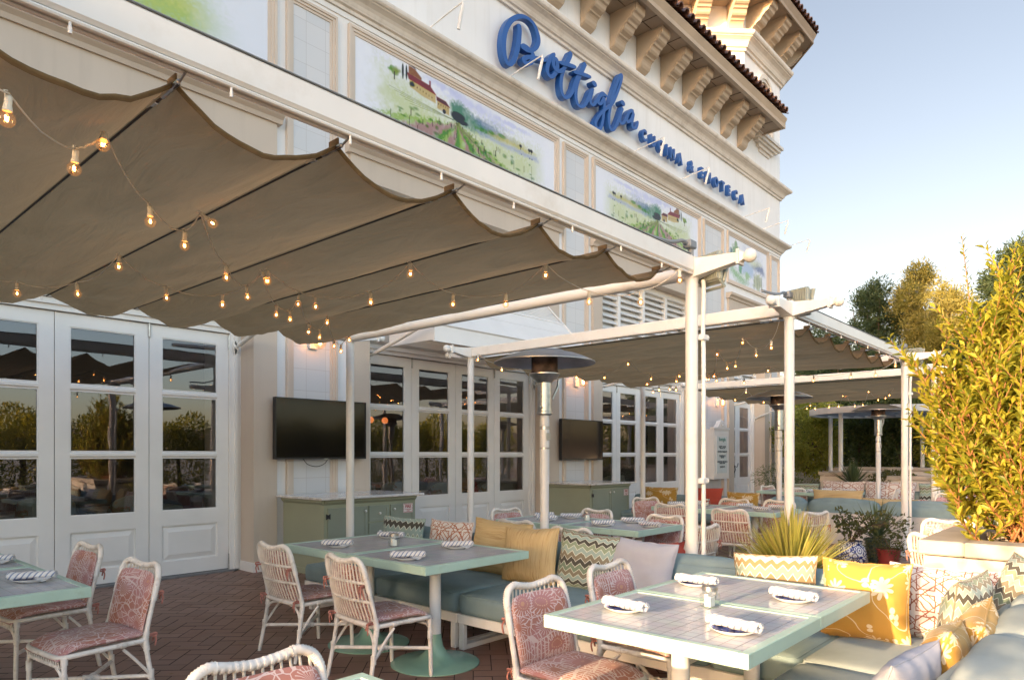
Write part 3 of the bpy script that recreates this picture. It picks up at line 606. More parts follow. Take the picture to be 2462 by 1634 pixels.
for pi,(a,b) in enumerate(PORT):
    n=4 if pi<3 else 2; wdt=(b-a-.28)/n
    f=MB(); f.box(a,a+.14,8.53,8.63,0,3.13); f.box(b-.14,b,8.53,8.63,0,3.13); f.box(a+.14,b-.14,8.53,8.63,3.0,3.13); f.box(a+.05,a+.09,8.50,8.53,0,3.13); f.box(b-.09,b-.05,8.50,8.53,0,3.13); f.box(a+.14,b-.14,8.50,8.53,3.06,3.10)
    f.prism([(8.53,3.13),(8.44,3.16),(8.40,3.24),(8.40,3.33),(8.63,3.33),(8.63,3.13)],'x',a,b); f.build('door_frame',M['white_paint'],B)
    t=MB(); t.box(a+.05,b-.05,8.50,8.66,-.002,.022); t.box(a+.14,b-.14,8.56,8.60,.022,.034); t.build('door_track',M['track'],B)
    for k in range(n):
        o=leaf(a+.14+wdt*k,a+.14+wdt*(k+1)); leaves.append(o)
        if k%2==0 and n==4:
            xx=a+.14+wdt*(k+1)
            for z in (2.93,.12): h=MB(); h.tube([(xx,8.565,z-.09),(xx,8.565,z+.09)],.013,8); h.build('hinge',M['steel'],o)
    for z0,z1 in ((.02,.22),(2.8,2.97)): h=MB(); h.tube([(b-.14,8.56,z0),(b-.14,8.56,z1)],.012,8); h.build('door_bolt',M['steel'],B)
    # louvred transom
    z0,z1=3.34,5.38; t=MB(); nst=4 if n==4 else 2; sw=(b-a)/nst
    for k in range(nst+1):
        x=a+sw*k; t.box(max(a,x-.05),min(b,x+.05),8.46,8.62,z0,z1)
    for k in range(nst):
        xa,xb=a+sw*k+.05,a+sw*(k+1)-.05; t.box(xa,xb,8.46,8.62,z1-.14,z1); t.box(xa,xb,8.46,8.62,z0,z0+.14); zz=z0+.16
        while zz<z1-.24:
            t.prism([(8.47,zz),(8.58,zz+.12),(8.595,zz+.11),(8.485,zz-.01)],'x',xa,xb); zz+=.135
    t.box(a,b,8.62,8.66,z0,z1)
    t.build('louvred_transom',M['white_paint'],B)
    # carved header panel under the transom
    hb=MB(); hb.box(a,b,8.30,8.46,3.33,3.42)
    r0=random.Random(3)
    if pi==1:
        for k in range(26):
            x=a+.15+k*.15
            hb.tube(bez([(x,8.452,3.50),(x+.05,8.445,3.60),(x+.11,8.445,3.56),(x+.09,8.445,3.50),(x+.04,8.445,3.53)],5),.012,5)
            hb.tube(bez([(x,8.452,3.66),(x+.06,8.445,3.72),(x+.1,8.445,3.66),(x+.05,8.445,3.62)],5),.011,5)
    hb.build('carved_header',M['white_paint'],B)
# lever handle on the third set of doors
h=MB(); h.bbox(14.02,14.07,8.545,8.573,.93,1.22,.004); h.tube([(14.045,8.55,1.03),(14.045,8.51,1.03),(13.93,8.505,1.03)],.009,8); h.build('handle',M['chrome'],leaves[10])
h=MB(); h.tube(bez([(18.9,8.5,1.28),(18.87,8.47,1.2),(18.95,8.46,1.05),(18.88,8.47,.93)],6),.012,6); h.tube(bez([(18.92,8.47,1.15),(19.05,8.45,1.12),(19.12,8.45,1.22)],6),.009,6); h.build('handle',M['metal'],leaves[12])
# ---- projecting slatted awning over the second doors
A=thing('slatted_awning','white slatted awning projecting over the second set of folding doors','awning',(8.2,8.3,3.1))
A.location=(0,0,0)
m=MB(); m.box(6.42,9.98,7.17,7.21,3.03,3.262); m.box(6.42,6.46,7.21,8.16,3.05,3.26); m.build('fascia',M['white_paint'],A)
m=MB(); ya,za,yb,zb=7.17,3.25,8.17,4.25
def sl(t,o=0): return (ya+(yb-ya)*t-.707*o,za+(zb-za)*t+.707*o)
for i,(t0,t1) in enumerate([(0,.30),(.305,.52)]): m.prism([sl(t0),sl(t0,.03),sl(t1,.03),sl(t1)],'x',6.42,9.98)
k=.525
while k<.98: m.prism([sl(k),sl(k+.004,.028),sl(k+.036,.018),sl(k+.036)],'x',6.42,9.98); k+=.038
for x in (6.42,9.95): m.prism([sl(0,.032),sl(0,.05),sl(1,.05),sl(1,.032)],'x',x,x+.04)
m.prism([sl(.52,.031),sl(.52,.045),sl(.56,.045),sl(.56,.031)],'x',6.46,9.95); m.build('slat_panel',M['white_paint'],A)
# ---- eaves with corbels, roof
def corbel_profile(): 
    a=[(0,10.0)]; a+= [(.06,10.02),(.11,10.05),(.14,10.10),(.15,10.15),(.17,10.19),(.20,10.22),(.24,10.235),(.25,10.26),(.28,10.275),(.33,10.29),(.365,10.325),(.38,10.365),(.40,10.395),(.44,10.41),(.455,10.44),(.47,10.455),(.51,10.47),(.55,10.50),(.565,10.54),(.58,10.56),(.62,10.575),(.64,10.60),(.65,10.73),(0,10.73)]
    return a
CBP=corbel_profile(); cp=MB()
cp.prism([(-o,z-10.73) for o,z in CBP],'x',-.175,.175)
cp.prism([(-o*.93-.012,z*.97+10.73*.03-10.73) for o,z in CBP],'x',-.19,.19)
c0=cp.build('corbel',M['corbel'],B); c0.location=(18.8,YW,10.73)
for k in range(1,22):
    c=c0.copy(); COL.objects.link(c); c.location=(18.8-1.05*k,YW,10.73)
XE=19.85
m=MB(); m.box(XL,XE,7.44,YW+.4,10.735,10.80); 
for k in range(28): m.box(XL,XE,7.50,7.51,10.728,10.736)
m.build('soffit',M['soffit'],B)
m=MB()
for k in range(28):
    x=19.3-1.05*k; m.box(x-.008,x+.008,7.5,YW,10.727,10.736)
m.box(XL,XE-.3,7.86,7.875,10.727,10.736); m.build('soffit_joint',M['bark'],B)
m=MB(); m.prism([(7.44,10.70),(7.40,10.70),(7.40,10.80),(7.33,10.92),(7.33,10.95),(7.5,10.95),(7.5,10.70)],'x',XL,XE); m.box(XE,XE+.06,7.40,8.25,10.70,10.95); m.build('fascia',M['corbel'],B)
def rooftiles(p0,dirv,slope,n,sp,L,name='roof_tile_course'):
    mb=MB(); dirv=Vector(dirv).normalized(); sl_=Vector(slope).normalized(); up=dirv.cross(sl_); 
    if up.z<0: up=-up
    for k in range(n):
        c=Vector(p0)+dirv*sp*k
        for row in range(int(L/.36)):
            j=Vector((0,0,random.uniform(-.008,.012))); r0=.105;r1=.085
            a=c+sl_*(row*.36-.04)+up*(.02+.018)+j; b=c+sl_*(row*.36+.40)+up*.0+j
            vs=[];N=7
            for (q,r) in ((a,r0),(b,r1)):
                for i in range(N): t=PI*i/(N-1); vs.append(q+dirv*math.cos(t)*r+up*math.sin(t)*r)
            q=a; 
            for i in range(N): t=PI*i/(N-1); vs.append(q+dirv*math.cos(t)*(r0-.022)+up*math.sin(t)*(r0-.022))
            for i in range(N): t=PI*i/(N-1); vs.append(q+sl_*.2+dirv*math.cos(t)*(r0-.03)+up*math.sin(t)*(r0-.03))
            fs=[(i,i+1,N+i+1,N+i) for i in range(N-1)]+[(2*N+i,2*N+i+1,i+1,i) for i in range(N-1)]+[(3*N+i,3*N+i+1,2*N+i+1,2*N+i) for i in range(N-1)]
            mb.add(vs,fs)
            if row==0 or True:                                  # pan tile between
                q=c+dirv*sp/2; vs=[]
                for (s_,r) in ((row*.36-.03,.09),(row*.36+.40,.075)):
                    for i in range(5): t=PI+PI*i/4; vs.append(q+sl_*s_+up*.055+dirv*math.cos(t)*r+up*math.sin(t)*r*.6+j)
                mb.add(vs,[(i,i+1,5+i+1,5+i) for i in range(4)])
    return mb.build(name,M['rooftile'],B,smooth=True,ang=50)
rooftiles((XL,7.28,10.98),(1,0,0),(0,1,.42),int((XE+.1-XL)/.262),.262,3.4)
m=MB(); m.prism([(7.33,10.951),(7.36,10.97),(14,13.7),(14,13.2),(7.5,10.951)],'x',XL,19.0); m.build('roof_deck',M['rooftile'],B)
# ---- octagonal tower
T=2.65; AP=T*1.20711; RC=T/(2*math.sin(PI/8)); TC=(20.415,YW+AP)
def octo(r_add): return [(TC[0]+(RC+r_add/math.cos(PI/8))*math.cos(PI/8+PI/4*k),TC[1]+(RC+r_add/math.cos(PI/8))*math.sin(PI/8+PI/4*k)) for k in range(8)]
def octring(mb,prof,cap=False):
    rows=[[(x,y,z) for x,y in octo(o)] for o,z in prof]; vs=[p for r in rows for p in r]
    fs=[(j*8+i,j*8+(i+1)%8,(j+1)*8+(i+1)%8,(j+1)*8+i) for j in range(len(prof)-1) for i in range(8)]; mb.add(vs,fs)
m=MB(); octring(m,[(0,9.70),(0,14.2)]); m.build('tower_wall',M['white_stucco'],B)
m=MB(); octring(m,[(o*1.35,12.86+h*1.45) for o,h in CP]); m.build('cornice',M['cornice'],B)
m=MB(); octring(m,[(0,14.12),(.86,14.12),(.86,14.06),(.90,14.06),(.90,14.16),(.97,14.30),(.97,14.33),(.5,14.33)]); m.build('tower_eave',M['soffit'],B)
m=MB(); octring(m,[(.98,14.335),(.0,14.75),(-3.15,16.0)]); m.build('roof_deck',M['rooftile'],B)
c1=MB(); c1.prism([(-o*1.2,(z-10.73)*1.1) for o,z in CBP],'x',-.20,.20); c1=c1.build('corbel',M['corbel'],B)
first=True
for face in (4,5,6,7):                                   # outward normals of the visible faces
    an=PI/4*face; nx,ny=math.cos(an),math.sin(an)
    for q in (-1.02,0,1.02):
        c=c1 if first else c1.copy(); 
        if not first: COL.objects.link(c)
        first=False; c.location=(TC[0]+nx*AP-ny*q,TC[1]+ny*AP+nx*q,14.12); c.rotation_euler=(0,0,an+PI/2)
    px,py=TC[0]+nx*(AP+1.0),TC[1]+ny*(AP+1.0); W_=(T+2*1.0*math.tan(PI/8)); nn=int(W_/.262)
    rooftiles((px-ny*(-W_/2+.13),py+nx*(-W_/2+.13),14.36),(-ny,nx,0),(-nx,-ny,.4),nn,.262,.72)
# arched opening on the tower front
m=MB(); cx,cz=20.45,12.08; ang=[PI*i/20 for i in range(21)]
for (ro,ri,y0,y1) in ((.62,.50,8.17,8.262),(.50,.42,8.20,8.262)):
    out=[(cx+ro,10.80)]+[(cx+ro*math.cos(a),cz+ro*math.sin(a)) for a in ang]+[(cx-ro,10.80)]; inn=[(cx+ri,10.80)]+[(cx+ri*math.cos(a),cz+ri*math.sin(a)) for a in ang]+[(cx-ri,10.80)]
    n=len(out); vs=[(x,y0,z) for x,z in out]+[(x,y0,z) for x,z in inn]+[(x,y1,z) for x,z in out]+[(x,y1,z) for x,z in inn]
    fs=[]; 
    for i in range(n-1): fs+=[(i,i+1,n+i+1,n+i),(2*n+i,2*n+i+1,i+1,i),(n+i,n+i+1,3*n+i+1,3*n+i)]
    m.add(vs,fs)
m.build('window_arch',M['cornice'],B)
m=MB(); m.prism([(cx+.42,10.8)]+[(cx+.42*math.cos(a),cz+.42*math.sin(a)) for a in ang]+[(cx-.42,10.8)],'y',8.245,8.258); m.build('window_recess',M['corbel'],B)
m=MB()
for i,(o,z0,z1,e) in enumerate(((.26,10.72,10.80,.92),(.21,10.63,10.72,.84),(.15,10.56,10.63,.72),(.09,10.46,10.56,.55),(.04,10.36,10.46,.38))): m.box(cx-e,cx+e,YW-o,8.26,z0,z1)
m.build('window_sill',M['cornice'],B)
# ------------------------------------------------------------------ interior seen through the panes
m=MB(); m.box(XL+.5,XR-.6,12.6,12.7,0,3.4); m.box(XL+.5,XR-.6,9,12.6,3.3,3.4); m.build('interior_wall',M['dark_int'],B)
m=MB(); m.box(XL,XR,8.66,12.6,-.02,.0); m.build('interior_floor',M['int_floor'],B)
m=MB()
for a,b in PORT: m.box(a-.35,a-.02,9.0,9.3,0,3.3); m.box(b+.02,b+.35,9.0,9.6,0,3.3)
m.build('interior_pier',M['int_white'],B)
pl=None
for i,(x,y,z) in enumerate([(7.0,9.9,2.6),(8.0,11.2,2.15),(8.35,11.2,2.15),(8.7,11.2,2.15),(11.3,10.6,2.05)]):
    if pl is None:
        pl=thing('pendant_lamp','x','pendant lamp',(x,y,z)); g=MB(); g.sphere((0,0,0),.065,12); g.build('lamp_globe',M['globe'],pl,smooth=True); g=MB(); g.tube([(0,0,.1),(0,0,3.3-z)],.004,4); g.build('cord',M['metal'],pl); q=pl
    else: q=dup(pl,(x,y,z))
    q['group']='orange globe pendants inside the dining room'; q['label']='small glowing orange globe pendant hanging inside the dining room'
ac=None
for i,(x,y,rz) in enumerate([(1.5,9.6,.5),(2.5,9.7,-.3),(3.4,9.55,.2),(6.9,9.6,.4),(7.9,9.8,2.6),(8.8,9.6,-.2),(9.7,9.6,.9),(12.8,9.6,.2),(14.6,9.7,-.5)]):
    if ac is None:
        ac=thing('floral_armchair','x','armchair',(x,y,0)); g=MB(); g.grid(lambda u,v:(.34*math.sin(-2.0+4.0*u)*(1-.12*v*v),-.28*math.cos(-2.0+4.0*u)*(1.0),.42+.55*v*(1-.55*abs(2*u-1)**3)),18,8); g.grid(lambda u,v:(.30*math.sin(-2.0+4.0*u),-.23*math.cos(-2.0+4.0*u),.42+.53*v*(1-.55*abs(2*u-1)**3)),18,8); g.build('backrest',M['floral'],ac,smooth=True)
        g=MB(); g.bbox(-.28,.28,-.24,.30,.34,.47,.03); g.build('seat',M['floral'],ac,smooth=True)
        for sx in (-1,1):
            for sy in (-1,1): g=MB(); g.tube([(sx*.24,sy*.22,0),(sx*.22,sy*.2,.34)],[.015,.025],6); g.build('leg',M['int_white'],ac)
        q=ac
    else: q=dup(ac,(x,y,0),rz)
    q['group']='floral armchairs inside the dining room'; q['label']='rounded floral armchair standing inside behind the glass doors'
dt=None
for i,(x,y) in enumerate([(2.0,10.3),(3.7,10.4),(7.3,10.4),(9.4,10.3),(13.6,10.2)]):
    if dt is None:
        dt=thing('dining_table','x','dining table',(x,y,0)); g=MB(); g.bbox(-.55,.55,-.35,.35,.70,.75,.01); g.build('tabletop',M['int_white'],dt)
        for sx in (-1,1):
            for sy in (-1,1): g=MB(); g.lathe([(.02,0),(.03,.1),(.045,.25),(.025,.32),(.05,.45),(.035,.6),(.04,.7)],(sx*.45,sy*.27,0),10); g.build('leg',M['int_white'],dt,smooth=True)
        q=dt
    else: q=dup(dt,(x,y,0))
    q['group']='white tables inside the dining room'; q['label']='white dining table with turned legs inside behind the glass doors'
# ------------------------------------------------------------------ signs
F_=1608.;CX_=1181.5;HY_=1048.;cT,sT=math.cos(R(41.82)),math.sin(R(41.82))
def onwall(zx,zy,y=8.06,o=(1200,10),s=4.9):      # traces drawn over a tracing of the lettering, turned into metres on the wall
    u,v=(o[0]+zx/s)*.9598,(o[1]+zy/s)*.9598; a=(u-CX_)/F_; dx,dy,dz=cT+sT*a,sT-cT*a,(HY_-v)/F_; t=y/dy; return (dx*t,1.47+dz*t)
SG=thing('script_sign','large blue script lettering mounted on the white frieze','sign',(8.9,8.2,8.3)); SG.location=(0,0,0)
def stroke(pts,rx=.068,rz=.036,base=0,name='letter_stroke',taper=True):
    P=[Vector((*onwall(*p),0)) for p in pts]; P=[Vector((p.x,p.y,0)) for p in P]; C=bez(P,9); n=len(C); L=[];Rr=[]
    for i,p in enumerate(C):
        t=(C[min(i+1,n-1)]-C[max(i-1,0)]); t=t.normalized() if t.length>1e-6 else Vector((1,0,0)); nn=Vector((-t.y,t.x,0)); h=math.sqrt((rx*nn.x)**2+(rz*nn.y)**2)
        h*= (1 if not taper else min(1,.55+.45*min(i,n-1-i)/4)); L.append(p+nn*h); Rr.append(p-nn*h)
    mb=MB(); vs=[]; 
    for i in range(n):
        yf=8.06-base-.012*i/n; yb=8.17
        for q,yy in ((L[i],yf),(Rr[i],yf),(L[i],yb),(Rr[i],yb)): vs.append((q.x,yy,q.y))
    fs=[]
    for i in range(n-1):
        a=i*4;b=a+4; fs+=[(a,b,b+1,a+1),(a+2,a+3,b+3,b+2),(a,a+2,b+2,b),(a+1,b+1,b+3,a+3)]
    fs+=[(0,1,3,2),((n-1)*4,(n-1)*4+2,(n-1)*4+3,(n-1)*4+1)]
    mb.add(vs,fs); return mb.build(name,M['blue'],SG)
stroke([(235,235),(243,300),(235,420),(215,540),(175,660),(115,710),(72,630),(55,480),(72,330),(130,210),(220,150),(310,155),(390,215),(440,310),(463,420),(440,500),(385,545),(325,545),(275,510),(300,495),(345,525),(385,570),(398,625),(370,690),(310,700),(290,660),(325,630),(400,630),(480,650),(555,668)],.056,.031,0,'letter_b')
stroke([(655,590),(600,640),(565,740),(570,820),(610,860),(655,820),(680,740),(672,665),(640,650),(632,720),(665,785),(715,795),(755,770)],.050,.034,.013,'letter_o')
stroke([(755,770),(800,700),(840,610),(843,580),(815,640),(765,760),(733,880),(733,1010),(765,1095),(820,1090),(870,1010),(905,900),(960,790),(1005,720),(1013,705),(985,770),(935,880),(905,1000),(903,1110),(930,1195),(985,1205),(1035,1140),(1075,1040),(1108,1000)],.047,.028,.004,'letter_tt')
stroke([(700,690),(800,720),(895,752)],.05,.036,.02,'letter_bar'); stroke([(870,800),(970,830),(1070,868)],.05,.036,.02,'letter_bar')
stroke([(1108,1000),(1080,1090),(1078,1170),(1115,1185),(1160,1120),(1215,1050),(1262,1090),(1235,1065),(1185,1090),(1165,1160),(1195,1175),(1235,1110),(1238,1200),(1225,1330),(1200,1450),(1160,1470),(1135,1400),(1180,1310),(1250,1240),(1325,1180),(1390,1040),(1435,900),(1438,835),(1405,880),(1350,1040),(1305,1220),(1290,1360),(1305,1470),(1345,1480),(1390,1400),(1432,1280),(1450,1225),(1425,1310),(1420,1390),(1455,1405),(1490,1350),(1540,1260),(1575,1265),(1530,1270),(1500,1340),(1505,1390),(1545,1370),(1578,1290),(1562,1390),(1568,1455),(1605,1460),(1632,1385)],.041,.027,.008,'letter_iglia')
for cxy in ((1120,942),(1455,1168)):
    x,z=onwall(*cxy); mb=MB(); mb.prism([(x+.085*math.cos(a),z+.055*math.sin(a)) for a in [2*PI*i/14 for i in range(14)]],'y',8.05,8.19); mb.build('letter_dot',M['blue'],SG)
def text_mesh(name,s,size,mat,parent,ext=.05,off=.0,loc=(0,0,0),rot=(PI/2,0,0),align='CENTER',sx=1):
    cu=bpy.data.curves.new('t','FONT'); cu.body=s; cu.size=size; cu.extrude=ext; cu.offset=off; cu.align_x=align; cu.align_y='CENTER'; cu.resolution_u=3
    o=bpy.data.objects.new('t',cu); COL.objects.link(o); bpy.context.view_layer.update(); me=bpy.data.meshes.new_from_object(o); bpy.data.objects.remove(o); bpy.data.curves.remove(cu)
    me.name=name; me.materials.clear(); me.materials.append(mat); o=bpy.data.objects.new(name,me); COL.objects.link(o); o.location=loc; o.rotation_euler=rot; o.scale=(sx,1,1)
    if parent: o.parent=parent
    return o
SB=thing('block_letter_sign','small blue block letters reading CUCINA & ENOTECA on the frieze','sign',(13.3,8.2,8.4)); SB.location=(0,0,0)
tx="CUCINA & ENOTECA"; xs=[13.42,13.80,14.13,14.42,14.68,15.05,0,15.62,0,16.17,16.55,16.97,17.36,17.73,18.16,18.60]
for c,x in zip(tx,xs):
    if c!=' ': text_mesh('letter',c,.345,M['blue'],SB,.055,.013,(x,8.13,8.50),align='CENTER',sx=.82)
# sign lamps
sp=None
LAB=['above the poppy mural','beside the big blue letter B','beside the first blue block letters','beside the ampersand of the block letters','right of the last block letter','last before the corner of the frieze']
for x,lb in zip([7.22,9.08,13.15,15.23,18.83,20.2],LAB):
    if sp is None:
        sp=thing('sign_lamp','x','wall lamp',(x,YW,8.08)); m=MB(); m.lathe([(.05,0),(.05,.02),(.02,.03)],(0,0,0),10,caps=True); o=m.build('wall_plate',M['white_paint'],sp); o.rotation_euler=(PI/2,0,0)
        m=MB(); m.tube([(0,-.02,0),(0,-.45,.06),(0,-.82,.10)],.011,8); m.build('arm',M['white_paint'],sp,smooth=True)
        m=MB(); m.tube([(0,-.82,.10),(0,-.82,.02)],.018,8); m.tube([(0,-.83,.05),(0,-.76,-.14)],[.022,.03],8); m.tube([(0,-.77,-.12),(0,-.73,-.27)],.026,10); m.build('lamp_head',M['white_paint'],sp,smooth=True); q=sp
    else: q=dup(sp,(x,YW,8.08))
    q['label']='white long-armed sign lamp '+lb; q['group']='sign lamps along the frieze'
q=dup(sp,(22.0,YW,7.95),None,'white sign lamp poking out past the building corner below the frieze')
# ------------------------------------------------------------------ wall fittings
def sconce(x,z,lb):
    t=thing('wall_sconce',lb,'wall lamp',(x,8.2,z),0,'lit sconces on the tiled panels')
    m=MB(); m.bbox(-.06,.06,-.0,.05,-.12,.12,.01); m.tube([(0,0,.08),(0,-.12,.12),(0,-.14,.08)],.01,6); m.build('bracket',M['frame_paint'],t)
    m=MB(); m.lathe([(.03,.10),(.07,.07),(.09,0),(.075,-.07),(.03,-.11)],(0,-.14,-.02),14); m.build('glass_shade',M['bulbglass'],t,smooth=True)
    m=MB(); m.tube([(0,-.14,-.07),(0,-.14,.05)],.022,8); m.build('bulb',M['sconce'],t)
sconce(5.19,3.0,'glowing orange sconce above the larger television'); sconce(11.1,2.92,'glowing orange sconce above the smaller television'); sconce(17.3,2.85,'glowing orange sconce above the menu case')
def tv(x0,x1,z0,z1,lb):
    t=thing('television',lb,'television',((x0+x1)/2,8.2,z0)); t.location=(0,0,0)
    m=MB(); m.box(x0,x1,8.09,8.15,z0,z1); m.box(x0+.3,x1-.3,8.15,YW,z0+.15,z1-.2); b=.012
    m.box(x0,x0+b,8.082,8.09,z0,z1); m.box(x1-b,x1,8.082,8.09,z0,z1); m.box(x0+b,x1-b,8.082,8.09,z0,z0+.022); m.box(x0+b,x1-b,8.082,8.09,z1-b,z1); m.build('bezel',M['tvframe'],t)
    m=MB(); m.add([(x0+b,8.086,z0+.022),(x1-b,8.086,z0+.022),(x1-b,8.086,z1-b),(x0+b,8.086,z1-b)],[(0,1,2,3)]); m.build('screen',M['tv'],t)
    m=MB(); cx=x0+(x1-x0)*.53; m.box(cx-.03,cx+.03,8.078,8.09,z0-.008,z0+.008); m.build('logo_tab',M['steel'],t); return t
t1=tv(4.56,5.95,1.41,2.20,'large black wall television over the nearer green cabinet')
m=MB(); m.tube(bez([(5.02,8.2,1.42),(5.08,8.18,1.34),(5.22,8.18,1.31),(5.34,8.18,1.35),(5.38,8.16,1.42)],6),.005,5); m.build('power_cord',M['cable'],t1)
tv(10.45,11.81,1.363,2.15,'smaller-looking black wall television over the farther green cabinet')
# menu case
t=thing('menu_case','white wall-mounted menu case with arched crest between the third and fourth doors','menu case',(17.1,8.2,.9)); t.location=(0,0,0)
xa,xb=16.66,17.53
m=MB(); m.box(xa,xb,8.0,YW,.84,2.12)
cr=[(xa-.03,2.12),(xb+.03,2.12),(xb+.03,2.16),(xb-.15,2.17),(xb-.25,2.22),(17.2,2.33),(17.1,2.36),(17.0,2.33),(xa+.25,2.22),(xa+.15,2.17),(xa-.03,2.16)]
m.prism(cr,'y',7.985,8.1); m.box(xa+.07,xb-.07,7.99,8.0,.93,2.02); m.build('case',M['white_paint'],t)
m=MB(); m.tube([(17.095+.055*math.cos(a),7.975,2.26+.055*math.sin(a)) for a in [2*PI*i/14 for i in range(14)]],.012,6,closed=True); m.build('crest_ring',M['white_paint'],t)
m=MB(); m.box(xa+.15,xb-.15,7.983,7.99,.99,1.94); m.build('menu_sheet',M['paper'],t)
my=7.979; mxc=(xa+xb)/2
for s,z,sz,mt in (("Bottiglia",1.86,.13,'inkgreen'),("HAPPY HOUR",1.67,.072,'ink'),("FRIDAY · 3PM – 6PM",1.63,.035,'ink'),("OYSTER TUESDAYS",1.54,.072,'ink'),("THURSDAYS",1.43,.072,'ink'),("WINE & DINE",1.39,.035,'ink'),("WEEKEND BRUNCH",1.28,.072,'ink'),("SATURDAY & SUNDAY",1.24,.035,'ink'),("SUNDAYS",1.15,.072,'ink')):
    text_mesh('menu_line',s,sz,M[mt],t,.001,.0008,(mxc,my,z),sx=.9)
# green cabinets
def cabinet(x0,x1,y0,lb,two):
    t=thing('service_cabinet',lb,'cabinet',(x0,y0,0)); t.location=(0,0,0); yb=8.17
    m=MB(); m.box(x0,x1,y0,yb,.07,.86); m.prism([(y0,.86),(y0-.03,.89),(y0-.035,.925),(yb,.925),(yb,.86)],'x',x0-.0,x1+.0); m.prism([(x0,.86),(x0-.03,.89),(x0-.035,.925),(x0,.925)],'y',y0,yb); m.prism([(x1,.86),(x1+.03,.89),(x1+.035,.925),(x1,.925)],'y',y0,yb); m.box(x0-.02,x1+.02,y0-.02,yb,0,.07); m.build('carcass',M['sage'],t)
    m=MB(); m.bbox(x0-.09,x1+.09,y0-.09,yb+.02,.925,.955,.005); m.build('counter_top',M['marble'],t)
    def door(a,b,c,d_,kn,hinge=None):
        m=MB(); s=.035; y=y0-.018
        m.box(a,a+s,y,y0-.001,c,d_); m.box(b-s,b,y,y0-.001,c,d_); m.box(a+s,b-s,y,y0-.001,c,c+s); m.box(a+s,b-s,y,y0-.001,d_-s,d_); m.box(a+s,b-s,y+.009,y0-.001,c+s,d_-s); o=m.build('cabinet_door',M['sage2'],t)
        m=MB(); m.sphere((kn[0],y-.02,kn[1]),.017,10); m.tube([(kn[0],y,kn[1]),(kn[0],y-.012,kn[1])],.007,6); m.build('knob',M['knob'],o,smooth=True)
        if hinge: 
            for z in (c+.10,d_-.10):
                m=MB(); m.prism([(hinge-.03,z-.035),(hinge,z-.02),(hinge+.03,z-.035),(hinge+.03,z+.035),(hinge,z+.02),(hinge-.03,z+.035)],'y',y-.004,y-.0005)
                m.build('hinge',M['metal'],o)
        return o
    if two:
        mid=(x0+x1)/2; door(x0+.06,mid-.01,.12,.84,(mid-.06,.78),x0+.06); d2=door(mid+.01,x1-.05,.12,.84,(mid+.07,.78))
    else:
        w_=(x1-x0); door(x0+.05,x0+w_*.44,.12,.82,(x0+w_*.44-.04,.76),x0+.05); door(x0+w_*.46,x0+w_*.68,.62,.82,(x0+w_*.57,.72)); door(x0+w_*.46,x0+w_*.68,.38,.60,(x0+w_*.57,.49)); door(x0+w_*.46,x0+w_*.68,.12,.36,(x0+w_*.57,.24)); d2=door(x0+w_*.70,x1-.03,.12,.82,(x0+w_*.70+.05,.76))
    a=x1-.22; m=MB(); m.box(a,a+.16,y0-.022,y0-.0185,.70,.82); m.build('fire_notice',M['sticker'],d2)
    m=MB()
    for k in range(7): 
        q=a+.004+k*.0225; m.prism([(q,.702),(q+.010,.702),(q+.018,.714),(q+.008,.714)],'y',y0-.0235,y0-.0225); m.prism([(q,.806),(q+.010,.806),(q+.018,.818),(q+.008,.818)],'y',y0-.0235,y0-.0225)
    for k in range(4): m.box(a+.002,a+.012,y0-.0235,y0-.0225,.722+k*.021,.731+k*.021); m.box(a+.148,a+.158,y0-.0235,y0-.0225,.722+k*.021,.731+k*.021)
    m.build('notice_border',M['stickerred'],d2)
    text_mesh('notice_text','FIRE',.055,M['stickerred'],d2,.0005,.0015,(a+.08,y0-.024,.778)); text_mesh('notice_text','EXTINGUISHER',.016,M['stickerred'],d2,.0005,.0003,(a+.08,y0-.024,.742)); text_mesh('notice_text','INSIDE',.016,M['stickerred'],d2,.0005,.0003,(a+.08,y0-.024,.722))
cabinet(4.72,6.14,7.25,'wide sage green cabinet with marble top under the larger television',False)
cabinet(10.12,11.40,7.2,'narrower sage green two-door cabinet with marble top under the smaller television',True)
# ------------------------------------------------------------------ pergolas
ZT=2.80; Y0,Y1=2.51,6.90
def beam_end(mb,p,dx,dy):
    L=.40; n=Vector((dx,dy,0)); s=Vector((-dy,dx,0)); P=Vector(p)
    def ringq(o,hw,z0,z1): c=P+n*o; return [(c-s*hw)+Vector((0,0,z0)),(c+s*hw)+Vector((0,0,z0)),(c+s*hw)+Vector((0,0,z1)),(c-s*hw)+Vector((0,0,z1))]
    rows=[ringq(.0,.05,-.0,.135),ringq(L*.8,.035,.055,.12),ringq(L*.8,.05,.035,.14),ringq(L*.8+.02,.05,.035,.14),ringq(L*.8+.02,.035,.05,.125),ringq(L*.8+.05,.018,.07,.105)]
    vs=[v for r in rows for v in r]; fs=[(3,2,1,0)]+[(j*4+i,j*4+(i+1)%4,(j+1)*4+(i+1)%4,(j+1)*4+i) for j in range(5) for i in range(4)]+[(20,21,22,23)]
    mb.add(vs,fs); c=P+n*(L*.8+.085)+Vector((0,0,.0875)); mb.sphere(tuple(c),.05,12)
